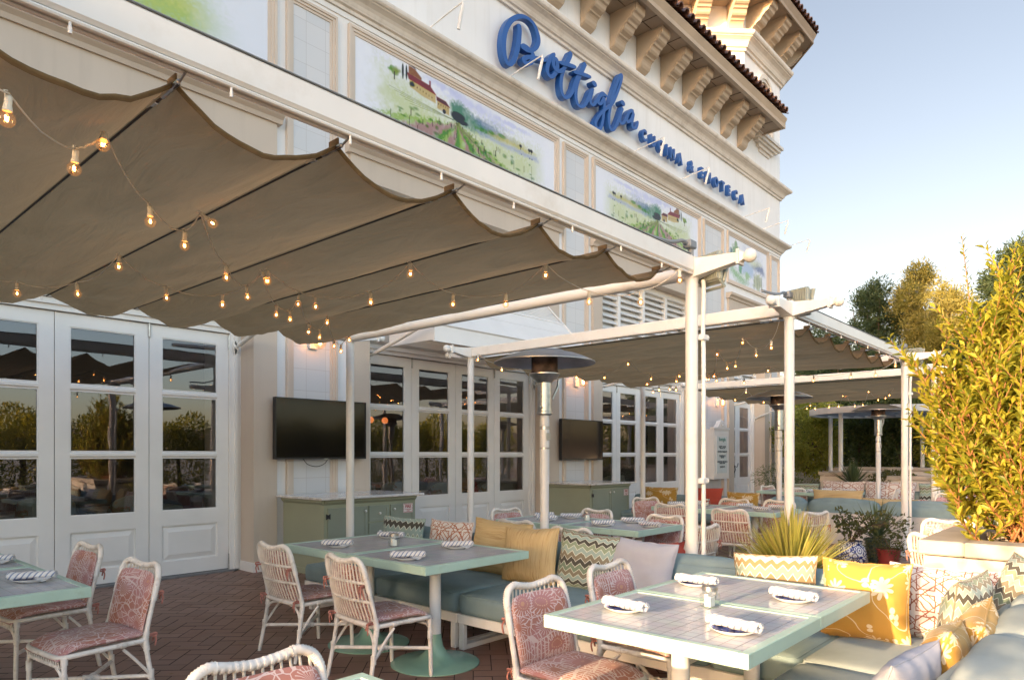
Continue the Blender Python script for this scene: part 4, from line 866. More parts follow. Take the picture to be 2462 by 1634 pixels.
def pergola(x0,x1,lb,round_cross=False,vis=True):
    t=thing('pergola',lb,'pergola',(x0,Y0,0)); t.location=(0,0,0)
    for x in (x0,x1):
        for y in (Y0,Y1):
            m=MB(); m.tube([(x,y,0),(x,y,ZT)],.047,20); m.lathe([(.047,0),(.052,.0),(.052,.02),(.047,.02)],(x,y,ZT-.02),20); m.lathe([(.11,0),(.11,.012),(.05,.02)],(x,y,0),20); m.build('post',M['frame_paint'],t,smooth=True)
    for y in (Y0,Y1):
        m=MB(); m.bbox(x0+.05,x1-.05,y-.05,y+.05,ZT+.035,ZT+.16,.012); b=m.build('beam',M['frame_paint'],t)
        m=MB(); m.box(x0+.1,x1-.1,y-.051,y+.051,ZT+.161,ZT+.164); m.build('dark_gasket',M['grey_box'],b)
        m=MB(); rx=y-.035 if y==Y0 else y; m.tube([(x0+.05,rx,ZT+.024),(x1-.05,rx,ZT+.024)],.009,8); m.tube([(x0+.05,rx+.05,ZT+.026),(x1-.05,rx+.05,ZT+.026)],.007,8)
        k=0; xx=x0+.45
        while xx<x1-.1: m.tube([(xx,rx,ZT+.02),(xx,rx,ZT-.0)],.005,8); m.tube([(xx,rx,ZT-.0),(xx,rx,ZT-.02)],.0065,8); xx+=.52
        m.build('mister_pipe',M['frame_paint'],b)
    for x in (x0,x1):
        m=MB()
        if round_cross and x==x1: m.tube([(x,Y0+.05,ZT+.045),(x,Y1-.05,ZT+.045)],.052,20)
        else: m.bbox(x-.045,x+.045,Y0+.05,Y1-.05,ZT+.02,ZT+.145,.010)
        m.build('crossbeam',M['frame_paint'],t,smooth=(round_cross and x==x1))
    for x in (x0,x1):
        for y in (Y0,Y1):
            m=MB(); m.box(x-.05,x+.05,y-.05,y+.05,ZT,ZT+.155)
            beam_end(m,(x+(.05 if x==x1 else -.05),y,ZT+.005),1 if x==x1 else -1,0)
            beam_end(m,(x,y-.05 if y==Y0 else y+.05,ZT+.005),0,-1 if y==Y0 else 1)
            m.build('finial_bracket',M['frame_paint'],t,smooth=True,ang=35)
    return t
P1=pergola(.25,4.85,'nearest white steel pergola, its long beam crossing above the left tables',True)
P2=pergola(6.85,11.40,'middle white steel pergola beyond the sage cabinet and heater')
P3=pergola(13.40,17.95,'farthest white steel pergola near the far low walls')
def conduit(x,y,par,lb=None):
    m=MB(); cx,cy=x+.085,y-.055
    m.tube(bez([(x+.055,y-.07,ZT-.01),(x+.058,y-.07,ZT-.12),(x+.075,cy,ZT-.38),(cx,cy,ZT-.6),(cx,cy,1.6),(cx,cy,0)],6),.017,12); m.build('conduit',M['frame_paint'],par,smooth=True)
    m=MB()
    for z in (2.36,1.27): m.bbox(cx-.05,cx+.045,cy-.024,cy+.024,z-.022,z+.022,.005); m.tube([(cx+.03,cy-.03,z),(cx+.03,cy-.02,z)],.008,8)
    m.build('pipe_clamp',M['frame_paint'],par)
conduit(4.85,Y0,P1); conduit(11.4,Y0,P2); conduit(13.4,Y0,P3)
def strut(a,b,par):
    m=MB(); A_,B_=Vector(a),Vector(b); m.tube([A_,A_.lerp(B_,.12)],.016,10); m.tube([A_.lerp(B_,.12),B_],.028,12); m.lathe([(.05,0),(.05,.015)],(0,0,0),12,caps=True); m.v[-24:]=[(A_.x+v[0]*.6,A_.y+.02+v[2],A_.z+v[1]*1.8) for v in m.v[-24:]]
    m.tube([(A_.x,A_.y+.02,A_.z+.03),(A_.x-.02,A_.y-.03,A_.z),(A_.x+.02,A_.y-.03,A_.z-.03)],.015,8); m.build('wall_strut',M['frame_paint'],par,smooth=True)
strut((4.24,8.48,2.82),(4.05,7.3,2.98),P1); strut((6.22,8.4,2.90),(6.22,7.1,3.24),P1); strut((10.12,8.48,2.78),(10.1,7.3,2.98),P2); strut((12.1,8.4,2.85),(12.1,7.2,3.1),P2); strut((18.4,8.4,2.8),(18.3,7.2,3.0),P3); strut((20.4,8.48,2.55),(20.2,7.4,2.9),P3)
def floodlight(x,y,z,rz,lb):
    t=thing('floodlight',lb,'floodlight',(x,y,z),rz)
    m=MB(); m.bbox(-.11,.11,-.03,.015,-.10,.12,.01)
    for k in range(12): m.box(-.105+.018*k,-.098+.018*k,.015,.035,-.09,.11)
    m.build('heat_sink_body',M['flood'],t)
    m=MB(); o=len(m.v); m.bbox(-.115,.115,-.012,.012,-.12,.12,.006); b=m.build('lens_frame',M['flood'],t); b.location=(0,-.07,.0); b.rotation_euler=(R(18),0,0)
    m=MB(); m.box(-.055,.055,-.015,-.0125,-.05,.09); g=m.build('lens',M['tv'],b)
    m=MB(); m.tube([(-.1,0,-.10),(-.1,-.05,-.14),(.1,-.05,-.14),(.1,0,-.10)],.012,6); m.build('yoke',M['flood'],t)
    return t
floodlight(4.93,2.40,2.87,R(70),'grey floodlight clipped to the nearest pergola corner'); floodlight(6.98,2.47,2.98,R(75),'grey floodlight on the middle pergola corner post'); floodlight(11.5,2.42,2.9,R(80),'grey floodlight on the far end post of the middle pergola')
for x,y,lb in ((4.78,2.49,'grey junction box and hose atop the nearest pergola corner'),(6.93,2.55,'grey junction box atop the middle pergola corner post'),(11.32,2.5,'grey junction box atop the far end post of the middle pergola')):
    t=thing('junction_box',lb,'junction box',(x,y,ZT+.16)); m=MB(); m.bbox(-.05,.05,-.035,.035,.05,.11,.008); m.tube([(0.02,0,0),(0.02,0,.05)],.022,8); m.build('housing',M['grey_box'],t)
    m=MB(); m.tube(bez([(-.05,0,.08),(-.12,0,.085),(-.20,0,.06),(-.34,0,.03),(-.6,.02,.02)],5),.014,8); m.build('hose',M['grey_box'],t,smooth=True)
# ------------------------------------------------------------------ shade sails
def sail(x0,nh,lb,sag=.132,seed=0,far=False):
    t=thing('shade_sail',lb,'shade sail',(x0,Y0+.2,ZT)); t.location=(0,0,0)
    hooks=[x0+.13+.69*k for k in range(nh)]; hooks[-1]=min(hooks[-1],x0+4.30); y0,y1=Y0+.10,Y1-.10; zc=ZT+.02
    m=MB(); ns=14; ny=70 if not far else 36
    def f(u,v,k):
        y=y0+(y1-y0)*v; x=hooks[k]+(hooks[k+1]-hooks[k])*u
        s=sag*(1+.10*math.sin(3*v+k+seed))*4*u*(1-u); s*=1-.38*math.sin(PI*min(1,v*1.15))
        wr=noise.noise(Vector((x*2.2+seed,y*.9,k*3.1)))*.03+noise.noise(Vector((x*8+y*2.6,y*1.3-x*2.4,k+seed)))*.026*(.4+v)+noise.noise(Vector((x*17-y*4,y*3,k+seed)))*.008
        rad=math.sin(y*9+u*7+3*noise.noise(Vector((x,y,k))))*.006*(1-u)**2*(.3+v)
        return (x+.01*wr,y,zc-s-(wr+rad)*min(1,6*u*(1-u)))
    for k in range(nh-1): m.grid(lambda u,v,k=k:f(u,v,k),ns,ny)
    o=m.build('cloth',M['sail'],t,smooth=True,ang=180)
    # hems: near end rolled edge
    h=MB()
    for k in range(nh-1):
        h.grid(lambda u,v,k=k:tuple(Vector(f(u,0,k))+Vector((0,-.014*math.sin(v*PI),.008-.022*v+.004*math.sin(v*PI)))),ns,4)
    h.build('hem',M['hem'],t,smooth=True,ang=180)
    # pocket webs standing up beside every cable
    for k,x in enumerate(hooks):
        c=MB(); c.tube([(x,Y0+.06,ZT+.004),(x,Y1-.06,ZT+.004)],.0055,6); c.build('cable',M['cable'],t)
        c=MB(); zz=ZT+.0; c.tube([(x,Y0+.0,ZT+.025),(x,Y0+.05,zz+.01),(x,Y0+.055,zz+.01),(x,Y0+.20,zz+.006),(x,Y0+.205,zz+.006),(x,Y0+.25,zz+.006),(x,Y0+.255,zz+.006),(x,Y0+.34,zz+.009)],[.005,.005,.010,.010,.005,.005,.011,.006],8); c.build('turnbuckle',M['steel'],t)
        p=MB(); p.box(x-.003,x+.003,y0-.02,y0+.05,zc-.02,zc+.03); p.build('pocket_tab',M['sail'],t)
    return t
sail(.25,7,'brown slung shade cloth under the nearest pergola',seed=1)
sail(6.85,7,'brown slung shade cloth under the middle pergola',seed=5,far=True)
sail(13.40,7,'brown slung shade cloth under the farthest pergola',seed=9,far=True)
# ------------------------------------------------------------------ string lights
def ray_to(u,v,z):
    a=(u-CX_)/F_; dx,dy,dz=cT+sT*a,sT-cT*a,(HY_-v)/F_; t=(z-1.47)/dz; return Vector((dx*t,dy*t,z))
bulbproto=None
def bulb(parent,p,tilt=0,az=0):
    global bulbproto
    if bulbproto is None:
        g=MB(); pr=[(.0125,0),(.0135,-.004)]+[(.0275*math.sin(a),-.030+.0275*math.cos(a)) for a in [PI*(.17+.83*i/9) for i in range(9)]]+[(.0005,-.0575)]; g.lathe(pr,(0,0,-.05),14); a=g.build('bulb',M['bulbglass'],parent,smooth=True,ang=180)
        s=MB(); s.lathe([(.0005,0),(.010,0),(.0125,-.004),(.0125,-.03),(.0155,-.045),(.0155,-.052),(.0005,-.052)],(0,0,0),10); s.tube([(.012,0,-.01),(.02,0,.012),(.006,0,.016)],.0028,5); s=s.build('socket',M['socket'],a)
        f=MB(); f.tube(bez([(-.006,0,-.068),(-.004,0,-.086),(.0,.003,-.074),(.004,0,-.086),(.006,0,-.068)],3),.0022,5); f.sphere((0,0,-.080),.0065,8); f=f.build('filament',M['filament'],a); bulbproto=(a,s,f); a.location=p; a.rotation_euler=(tilt,0,az); a.scale=(.9,.9,.9); return
    a,s,f=bulbproto; A_=a.copy(); COL.objects.link(A_); A_.parent=parent; A_.location=p; A_.rotation_euler=(tilt,0,az)
    for q in (s,f): c=q.copy(); COL.objects.link(c); c.parent=A_
def string(lb,pts,start=None,end=None,sz=1):
    """pts: (u,v,z,hung) of bulb centres along the cord"""
    t=thing('string_light',lb,'string lights',(0,0,0)); t.location=(0,0,0); knots=[]; S=[]
    if start: knots.append(Vector(start))
    for (u,v,z,hung) in pts:
        c=ray_to(u,v,z); top=c+Vector((0,0,.082)); tilt=0
        if hung: tilt=random.uniform(.5,1.1); az=random.uniform(0,6)
        else: tilt=random.uniform(-.12,.12); az=random.uniform(0,6)
        bulb(t,top,tilt,az); knots.append(top+Vector((0,0,.008)))
    if end: knots.append(Vector(end))
    path=[]
    for a,b in zip(knots[:-1],knots[1:]):
        L=(b-a).length; n=7; sg=.05*L+.012*random.uniform(.5,1.5)
        for i in range(n): q=i/n; path.append(a.lerp(b,q)-Vector((0,0,sg*4*q*(1-q)))+Vector((0,0,random.uniform(-.003,.003))))
    path.append(knots[-1]); m=MB(); m.tube(path,.0032,5); m.build('cord',M['cord'],t,smooth=True)
    return t
h_,l_=2.66,2.56
string('string of round bulbs nearest the camera running from upper left to the second pergola post',[(20,283,2.50,0),(175,397,2.53,0),(242,358,2.62,1),(346,517,2.54,0),(427,572,2.56,0),(462,530,2.62,1),(522,645,2.55,0),(569,689,2.56,0),(603,655,2.63,1),(638,730,2.55,0),(669,741,2.56,0),(690,705,2.66,0),(712,769,2.55,0),(738,781,2.56,0),(756,748,2.66,0),(771,801,2.60,0),(787,813,2.57,0),(806,787,2.66,0)],start=ray_to(-90,110,2.60))
string('string of round bulbs crossing the whole near sail to the nearest pergola corner',[(40,681,2.55,0),(177,682,2.55,0),(275,620,2.62,0),(383,691,2.55,0),(513,707,2.55,0),(617,652,2.64,0),(727,711,2.55,0),(855,702,2.55,0),(947,636,2.65,0),(1046,706,2.54,0),(1168,705,2.54,0),(1259,639,2.66,0),(1359,700,2.53,0),(1478,701,2.53,0),(1568,650,2.68,0)],start=(.35,5.6,2.70))
string('bulbs drooping along the wall side of the middle pergola',[(1103,832,2.70,0),(1158,855,2.62,0),(1330,873,2.60,0),(1395,873,2.60,0),(1450,842,2.68,0),(1503,876,2.60,0),(1561,881,2.58,0),(1568,870,2.64,0),(1635,877,2.58,0),(1653,880,2.56,0),(1717,885,2.56,0),(1772,857,2.68,0),(1878,880,2.52,0),(1964,872,2.54,0),(2020,868,2.55,0),(2066,846,2.68,0)],start=(6.85,6.6,2.8))
string('bulbs swooping from the middle pergola corner post under its sail',[(1780,805,2.55,0),(1744,822,2.55,0),(1714,793,2.66,0),(1697,847,2.55,0),(1678,852,2.55,0),(1655,820,2.66,0),(1648,870,2.58,0),(1630,877,2.56,0)],start=(6.85,2.6,2.8))
string('bulbs by the thin wall side post of the middle pergola',[(1494,888,2.68,0),(1507,906,2.60,0),(1521,901,2.60,0),(1546,900,2.58,0),(1560,901,2.58,0)],start=(11.4,6.8,2.75))
string('bulbs hanging beneath the farthest sail',[(1656,924,2.66,0),(1697,924,2.60,0),(1722,906,2.68,0),(1762,929,2.60,0),(1862,944,2.62,0),(1870,937,2.66,0),(1881,944,2.62,0),(1890,925,2.72,0),(1914,940,2.62,0),(1935,939,2.62,0),(1945,914,2.72,0),(1952,914,2.72,0),(1972,938,2.62,0),(1973,942,2.60,0),(1991,935,2.62,0),(2004,905,2.72,0),(2027,924,2.64,0),(2043,920,2.66,0),(2052,913,2.66,0),(2068,886,2.74,0)],start=(13.4,7,2.8))
# ------------------------------------------------------------------ patio heaters
def heater(x,y,lb,proto=None):
    if proto: return dup(proto,(x,y,0),None,lb)
    t=thing('patio_heater',lb,'patio heater',(x,y,0))
    m=MB(); m.lathe([(.22,0),(.23,.02),(.23,.5),(.10,.56),(.05,.58)],(0,0,0),24,caps=True); m.build('tank_base',M['pedestal'],t,smooth=True)
    m=MB(); m.lathe([(.041,.55),(.041,1.20),(.045,1.2),(.045,1.80),(.041,1.8),(.041,1.86)],(0,0,0),18); m.build('pole',M['pedestal'],t,smooth=True)
    m=MB(); m.lathe([(.0455,1.70),(.0462,1.70),(.0462,1.73),(.0455,1.73)],(0,0,0),18); m.lathe([(.0455,1.52),(.0462,1.52),(.0462,1.535),(.0455,1.535)],(0,0,0),18); m.bbox(-.03,.03,-.049,-.044,1.60,1.67,.002); m.build('rating_plate',M['steel'],t)
    m=MB(); m.lathe([(.05,1.83),(.075,1.845),(.075,1.86),(.066,1.865),(.066,2.13),(.075,2.135),(.085,2.15),(.13,2.19),(.145,2.205),(.145,2.215),(.02,2.22)],(0,0,0),26); m.tube([(.06,-.04,1.98),(.12,-.06,2.10),(.13,-.06,2.16)],.012,6); m.tube([(-.07,-.02,1.90),(-.10,-.02,1.90)],.014,6); m.build('burner_body',M['steel'],t,smooth=True)
    m=MB(); m.lathe([(.135,2.21),(.128,2.23),(.122,2.24),(.122,2.40),(.02,2.41)],(0,0,0),26); m.build('emitter_screen',M['rust'],t,smooth=True)
    m=MB(); m.lathe([(.462,2.315),(.468,2.31),(.468,2.32),(.40,2.352),(.30,2.39),(.20,2.413),(.18,2.425),(.10,2.435),(.001,2.44)],(0,0,0),48); m.lathe([(.462,2.315),(.40,2.345),(.30,2.383),(.20,2.406),(.001,2.415)],(0,0,0),48); m.build('reflector_hood',M['hood'],t,smooth=True)
    return t
H1=heater(5.0,4.07,'tall white patio heater with broad grey hood behind the straw cushions')
heater(10.45,3.98,'patio heater with grey hood behind the middle pergola corner post',H1); heater(14.7,3.69,'farthest patio heater in front of the round canopy',H1)
# round canopy beyond
t=thing('round_canopy','round white slatted canopy on thin posts near the far hedges','canopy',(20.0,4.9,0))
m=MB(); m.lathe([(1.70,2.50),(1.78,2.50),(1.78,2.66),(1.70,2.66),(1.70,2.50)],(0,0,0),48); m.build('rim',M['frame_paint'],t,smooth=True)
m=MB()
for k in range(30):
    x=-1.65+.113*k; h=math.sqrt(max(0,1.69**2-x*x)); m.box(x-.012,x+.012,-h,h,2.56,2.62)
for k in range(14):
    y=-1.6+.245*k; h=math.sqrt(max(0,1.69**2-y*y)); m.box(-h,h,y-.015,y+.015,2.53,2.56)
m.build('slat_grid',M['grey_box'],t)
for a in (2.75,4.3,5.9,1.2): m=MB(); m.tube([(1.6*math.cos(a),1.6*math.sin(a),0),(1.6*math.cos(a),1.6*math.sin(a),2.52)],.055,12); m.build('post',M['pedestal'],t,smooth=True)
# ------------------------------------------------------------------ furniture
def softbox(mb,x0,x1,y0,y1,z0,z1,r=.05,bulge=(.02,.015,.02),n=9,seed=0,wr=.003):
    C=Vector(((x0+x1)/2,(y0+y1)/2,(z0+z1)/2)); Hh=Vector(((x1-x0)/2,(y1-y0)/2,(z1-z0)/2)); r=min(r,*[h*.98 for h in Hh])
    ax=[(0,1,2),(1,2,0),(2,0,1)]
    for (a,b,c) in ax:
        for sg in (-1,1):
            def fn(u,v):
                # denser sampling near the borders
                su=math.sin((u-.5)*PI)*1.0; sv=math.sin((v-.5)*PI)*1.0
                p=[0,0,0]; p[a]=su*Hh[a]; p[b]=sv*Hh[b]; p[c]=sg*Hh[c]; P=Vector(p)
                I=Vector([max(-(Hh[k]-r),min(Hh[k]-r,P[k])) for k in range(3)]); d=P-I; P=I+d.normalized()*r if d.length>1e-9 else P
                P[c]+=sg*bulge[c]*(1-su*su)*(1-sv*sv); w_=noise.noise((P+C)*5+Vector((seed,0,0)))*wr*3+noise.noise((P+C)*17+Vector((seed,2,0)))*wr; P[c]+=sg*w_*(1-su**4)*(1-sv**4); return tuple(P+C)
            g=MB(); g.grid(fn,n,n)
            fs=g.f if sg>0 else [f[::-1] for f in g.f]; uv=[u for u in g.uv] if sg>0 else [u[::-1] for u in g.uv]
            o=len(mb.v); mb.v+=g.v; mb.f+=[[k+o for k in f] for f in fs]; mb.m+=[0]*len(fs); mb.uv+=uv; mb.hasuv=True
def pillowmesh(w_,h,t,seed=0,N=26,floppy=.0,uvs=(1,1)):
    mb=MB()
    for sd in (-1,1):
        def fn(a,b):
            u=math.sin((a-.5)*PI);v=math.sin((b-.5)*PI)
            x=w_/2*u*(1-.075*(1-v*v)); z=h/2*v*(1-.075*(1-u*u)); th=t/2*((1-u**4)*(1-v**4))**.55*(1-.18*(abs(u*v)))
            wr=(noise.noise(Vector((u*2.2,v*2.2,seed+sd)))*.35+noise.noise(Vector((u*5+v*2,v*5-u*2,seed*2+sd)))*.16)*th*.55
            ed=noise.noise(Vector((math.atan2(v,u)*4,seed,0)))*.008
            sag=-.03*floppy*(1-u*u)*(v+1)/2
            return (x+ed,sd*(th+wr),z+h/2+ed+sag)
        g=MB(); g.grid(fn,N,N,uvs=uvs); fs=g.f if sd<0 else [f[::-1] for f in g.f]; uv=g.uv if sd<0 else [q[::-1] for q in g.uv]
        o=len(mb.v); mb.v+=g.v; mb.f+=[[k+o for k in f] for f in fs]; mb.m+=[0]*len(fs); mb.uv+=uv; mb.hasuv=True
    return mb
def pillow(lb,p,w_,h,t,rz,lean,mat,seed=0,roll=0,uvs=(1,1),grp=None):
    def edge(u,v): return (w_/2*u*(1-.075*(1-v*v))+noise.noise(Vector((math.atan2(v,u)*4,seed,0)))*.008,0,h/2*v*(1-.075*(1-u*u))+h/2+noise.noise(Vector((math.atan2(v,u)*4,seed,0)))*.008)
    L=[edge(-1+2*i/16,-1) for i in range(16)]+[edge(1,-1+2*i/16) for i in range(16)]+[edge(1-2*i/16,1) for i in range(16)]+[edge(-1,1-2*i/16) for i in range(16)]
    o=pillowmesh(w_,h,t,seed,uvs=uvs).build('throw_pillow',M[mat],None,smooth=True,ang=180); o.location=p; o.rotation_mode='XYZ'
    o.rotation_euler=(Matrix.Rotation(rz,3,'Z')@Matrix.Rotation(-lean,3,'X')@Matrix.Rotation(roll,3,'Y')).to_euler()
    if seed<18: pm=MB(); pm.tube(L,.0042,5,closed=True); pm.build('piping',M[mat],o,smooth=True)
    return tag(o,lb,'pillow',grp)
FX=-PI/2                                         # face towards -x
def rattan_chair():
    t=thing('rattan_chair','x','chair',(0,0,0)); rt=M['rattan']
    def mir(p,s): return (p[0]*s,p[1],p[2])
    up=[(.235,-.195,.40),(.232,-.215,.50),(.228,-.245,.62),(.222,-.270,.72)]
    cor=[(.222,-.270,.72),(.217,-.280,.762),(.196,-.290,.800),(.155,-.297,.819),(.125,-.301,.818)]
    top=[(.125,-.301,.818),(.06,-.308,.804),(0,-.310,.799),(-.06,-.308,.804),(-.125,-.301,.818)]
    m=MB()
    for s in (1,-1):
        m.tube([mir(p,s) for p in bez(up[:3],5)],.0135,8); m.ribbed([mir(p,s) for p in bez([up[2]]+cor,5)],.0165,.011,8,.0028)
        m.ribbed([mir(p,s) for p in ((.235,-.195,.40),(.233,-.205,.45))],.0165,.011,8)
    m.tube(bez(top,6),.0165,9)
    for k in range(12):
        x=-.130+.0236*k; z=.797+.018*(abs(x)/.135)**1.3; y=-.309+.009*(abs(x)/.135)**2; m.ribbed([(x-.006,y,z),(x+.006,y,z)],.0180,.006,8,.0015)
    m.build('back_frame',rt,t,smooth=True,ang=60)
    m=MB()
    for k in range(13):
        f=(k-6)/6; x=f*.195; b=(f*.205,-.205-.02*(1-f*f),.425); mid=(f*.20,-.262-.03*(1-f*f),.62); tp=(f*.185,-.297-.015*(1-f*f),.79+.015*f*f)
        m.tube(bez([b,mid,tp],3),.0052,5)
    m.build('spindle_back',M['spindle'],t,smooth=True)
    m=MB()
    for z,yy in ((.555,-.235),(.675,-.262)):
        m.ribbed([(x,yy-.032*(1-(x/.232)**2),z) for x in [-.232+.464*i/10 for i in range(11)]],.0085,.016,6,.003)
    m.build('cross_rail',rt,t,smooth=True,ang=60)
    m=MB()
    m.ribbed([(x,-.195-.02*(1-(x/.235)**2),.40) for x in [-.235+.47*i/10 for i in range(11)]],.016,.016,7,.004)
    rim=[(.235,-.195,.40),(.240,-.05,.40),(.243,.10,.40),(.238,.19,.398),(.205,.235,.392),(.12,.245,.39),(0,.247,.39),(-.12,.245,.39),(-.205,.235,.392),(-.238,.19,.398),(-.243,.10,.40),(-.240,-.05,.40),(-.235,-.195,.40)]
    m.tube(bez(rim,3),.0145,8)
    for y in (-.07,.06): 
        for s in (1,-1): m.ribbed([(s*.2415,y-.014,.40),(s*.2415,y+.014,.40)],.0165,.008,8,.002)
    for k in range(15): x=-.21+.03*k; m.tube([(x,-.2,.392),(x,.235,.385)],.0045,4)
    for k in range(14): x=-.20+.0308*k; m.tube([(x,.246,.388),(x,.240,.345)],.004,4)
    m.ribbed([(-.20,.236,.34),(.20,.236,.34)],.009,.014,6,.003)
    m.build('seat_frame',rt,t,smooth=True,ang=60)
    LG={(1,1):[(.222,.222,.392),(.225,.225,.30),(.228,.232,0)],(1,-1):[(.235,-.195,.40),(.240,-.215,.25),(.250,-.262,0)]}
    for (a,b),pts in LG.items():
        for s in (1,-1):
            m=MB(); m.tube([mir(p,s) for p in bez(pts,5)],[.0145]*10+[.0125],8); m.ribbed([mir(p,s) for p in (pts[0],Vector(pts[0]).lerp(Vector(pts[1]),.4))],.017,.010,8)
            q=Vector(bez(pts,10)[12 if b<0 else 11]); m.ribbed([mir(q+Vector((0,0,.028)),s),mir(q-Vector((0,0,.028)),s)],.0165,.009,8)
            m.build('leg',rt,t,smooth=True,ang=60)
    m=MB(); z=.19
    m.tube([(-.232,.225,z),(.244,-.228,z)],.0125,8); m.tube([(.232,.225,z),(-.244,-.228,z)],.0125,8); m.ribbed([(-.03,.028,z),(.035,-.033,z)],.017,.009,8); m.ribbed([(.03,.028,z),(-.035,-.033,z)],.017,.009,8)
    m.build('stretcher',rt,t,smooth=True,ang=60)
    for s in (1,-1):
        for bp in ([(.243,-.226,.20),(.225,-.214,.31),(.17,-.207,.365),(.09,-.206,.385)],[(.228,.228,.2),(.215,.235,.30),(.17,.238,.335)],[(.243,-.22,.20),(.24,-.13,.31),(.24,-.07,.375)]):
            m=MB(); m.tube([mir(p,s) for p in bez(bp,5)],.009,6); m.build('brace',rt,t,smooth=True)
    # seat cushion with waterfall front
    m=MB()
    for sd in (1,-1):
        def fn(a,b):
            u=math.sin((a-.5)*PI);v=math.sin((b-.5)*PI); x=u*.222*(1-.03*(1-v*v)); y=.022+v*.232
            e=((1-u**6)*(1-v**6))**.45; dr=-.055*max(0,(v-.45)/.55)**2; z=.432+dr+sd*.026*e+(.006*noise.noise(Vector((u*3,v*3,sd)))*e)
            return (x,y,z)
        g=MB(); g.grid(fn,16,16,uvs=(.9,.95)); fs=g.f if sd>0 else [f[::-1] for f in g.f]; uv=g.uv if sd>0 else [q[::-1] for q in g.uv]
        o=len(m.v); m.v+=g.v; m.f+=[[k+o for k in f] for f in fs]; m.m+=[0]*len(fs); m.uv+=uv; m.hasuv=True
    m.build('seat_cushion',M['pink'],t,smooth=True,ang=180)
    m=MB()
    for sd in (1,-1):
        def fn(a,b):
            u=math.sin((a-.5)*PI);v=b; ve=math.sin((b-.5)*PI)
            wdt=.211*(1-.10*max(0,(v-.8)/.2)**2); zz=.445+v*(.338-.022*abs(u)**4-.008*(1-u*u)); x=u*wdt
            yb=-.205-.085*((zz-.43)/.36)-.012*(1-u*u); e=((1-u**6)*(1-ve**8))**.45
            return (x,yb+.018+sd*.021*e+.006*noise.noise(Vector((u*3,v*4,sd+5)))*e,zz)
        g=MB(); g.grid(fn,16,18,uvs=(.9,.8)); fs=g.f if sd<0 else [f for f in g.f]; fs=[f[::-1] for f in g.f] if sd>0 else g.f; uv=[q[::-1] for q in g.uv] if sd>0 else g.uv
        o=len(m.v); m.v+=g.v; m.f+=[[k+o for k in f] for f in fs]; m.m+=[0]*len(fs); m.uv+=uv; m.hasuv=True
    m.build('back_cushion',M['pink'],t,smooth=True,ang=180)
    for s in (1,-1):
        for (x,y,z) in ((.215*s,-.27,.66),(.225*s,-.225,.425)):
            m=MB()
            m.tube(bez([(x-.012,y+.02,z),(x+.012*s,y-.028,z+.008),(x-.01,y-.03,z-.008),(x,y+.012,z-.005)],5),.006,5)
            m.tube(bez([(x,y-.026,z),(x+.008*s,y-.034,z-.03),(x+.002*s,y-.030,z-.07)],5),[.005]*10+[.002],5); m.tube(bez([(x,y-.026,z),(x-.015*s,y-.03,z-.025),(x-.022*s,y-.028,z-.045)],5),[.005]*10+[.002],5)
            m.build('cushion_tie',M['tiefab'],t,smooth=True)
    return t
CH=[((2.60,4.65),0,'white rattan chair with pink cushion, left of the two backs at the centre table'),
((2.58,3.75),-4,'white rattan chair with pink cushion, right of the two backs at the centre table'),
((2.74,2.30),-92,'pink-cushioned rattan chair at the near left of the sunlit front table'),
((3.47,2.34),-88,'pink-cushioned rattan chair tucked at the far side of the sunlit front table'),
((1.66,4.50),186,'pink-cushioned rattan chair at the left table, the nearer of two facing left'),
((1.72,5.63),184,'pink-cushioned rattan chair at the left table, the farther of two facing left'),
((1.11,2.09),-93,'pink-cushioned rattan chair whose back top crosses the bottom edge of the photo'),
((6.17,5.62),-100,'rattan chair at the far head of the table behind the straw cushions'),
((5.13,4.55),4,'rattan chair seen from behind, left of the heater pole'),
((4.92,3.71),2,'rattan chair seen from behind, just right of the heater pole'),
((6.78,4.72),178,'rattan chair across the middle table with its back to the smaller cabinet'),
((6.60,3.72),176,'rattan chair at the right end of the middle table facing left'),
((9.17,5.51),-118,'rattan chair before the third doors, facing the camera beside the thin post'),
((8.19,4.55),3,'rattan chair seen from behind, just left of the nearest pergola post'),
((5.91,2.92),80,'rattan chair half hidden by the nearest pergola post and conduit'),
((7.85,3.58),0,'rattan chair seen squarely from behind right of the nearest pergola post'),
((9.72,4.35),180,'rattan chair facing left at the second table, in front of the red pillow'),
((9.87,3.75),178,'rattan chair facing left at the second table, behind the middle pergola corner post'),
((8.12,2.67),70,'rattan chair turned sideways between the spiky plant and the low white wall'),
((14.36,5.72),-105,'distant rattan chair facing the camera near the beige door jamb'),
((13.59,4.90),4,'distant rattan chair seen from behind right of the middle corner post'),
((13.14,4.09),2,'distant rattan chair seen from behind above the straw lumbar pillow'),
((14.37,3.29),95,'distant rattan chair by the chevron pillow near the tall right post'),
((6.42,1.22),-28,'brightly sunlit rattan chair back against the concrete planter'),
((8.02,1.38),186,'brightly sunlit rattan chair facing left under the golden bush'),
((13.24,2.24),178,'shaded pink rattan chair behind the double thin posts')]
ch0=rattan_chair()
for i,((x,y),deg,lb) in enumerate(CH):
    a=R(deg); o=(x+.295*math.cos(a),y+.295*math.sin(a),0); rz=a-PI/2
    if i==0: ch0.location=o; ch0.rotation_euler=(0,0,rz); q=ch0
    else: q=dup(ch0,o,rz)
    q['label']=lb; q['group']='white rattan chairs with pink cushions'
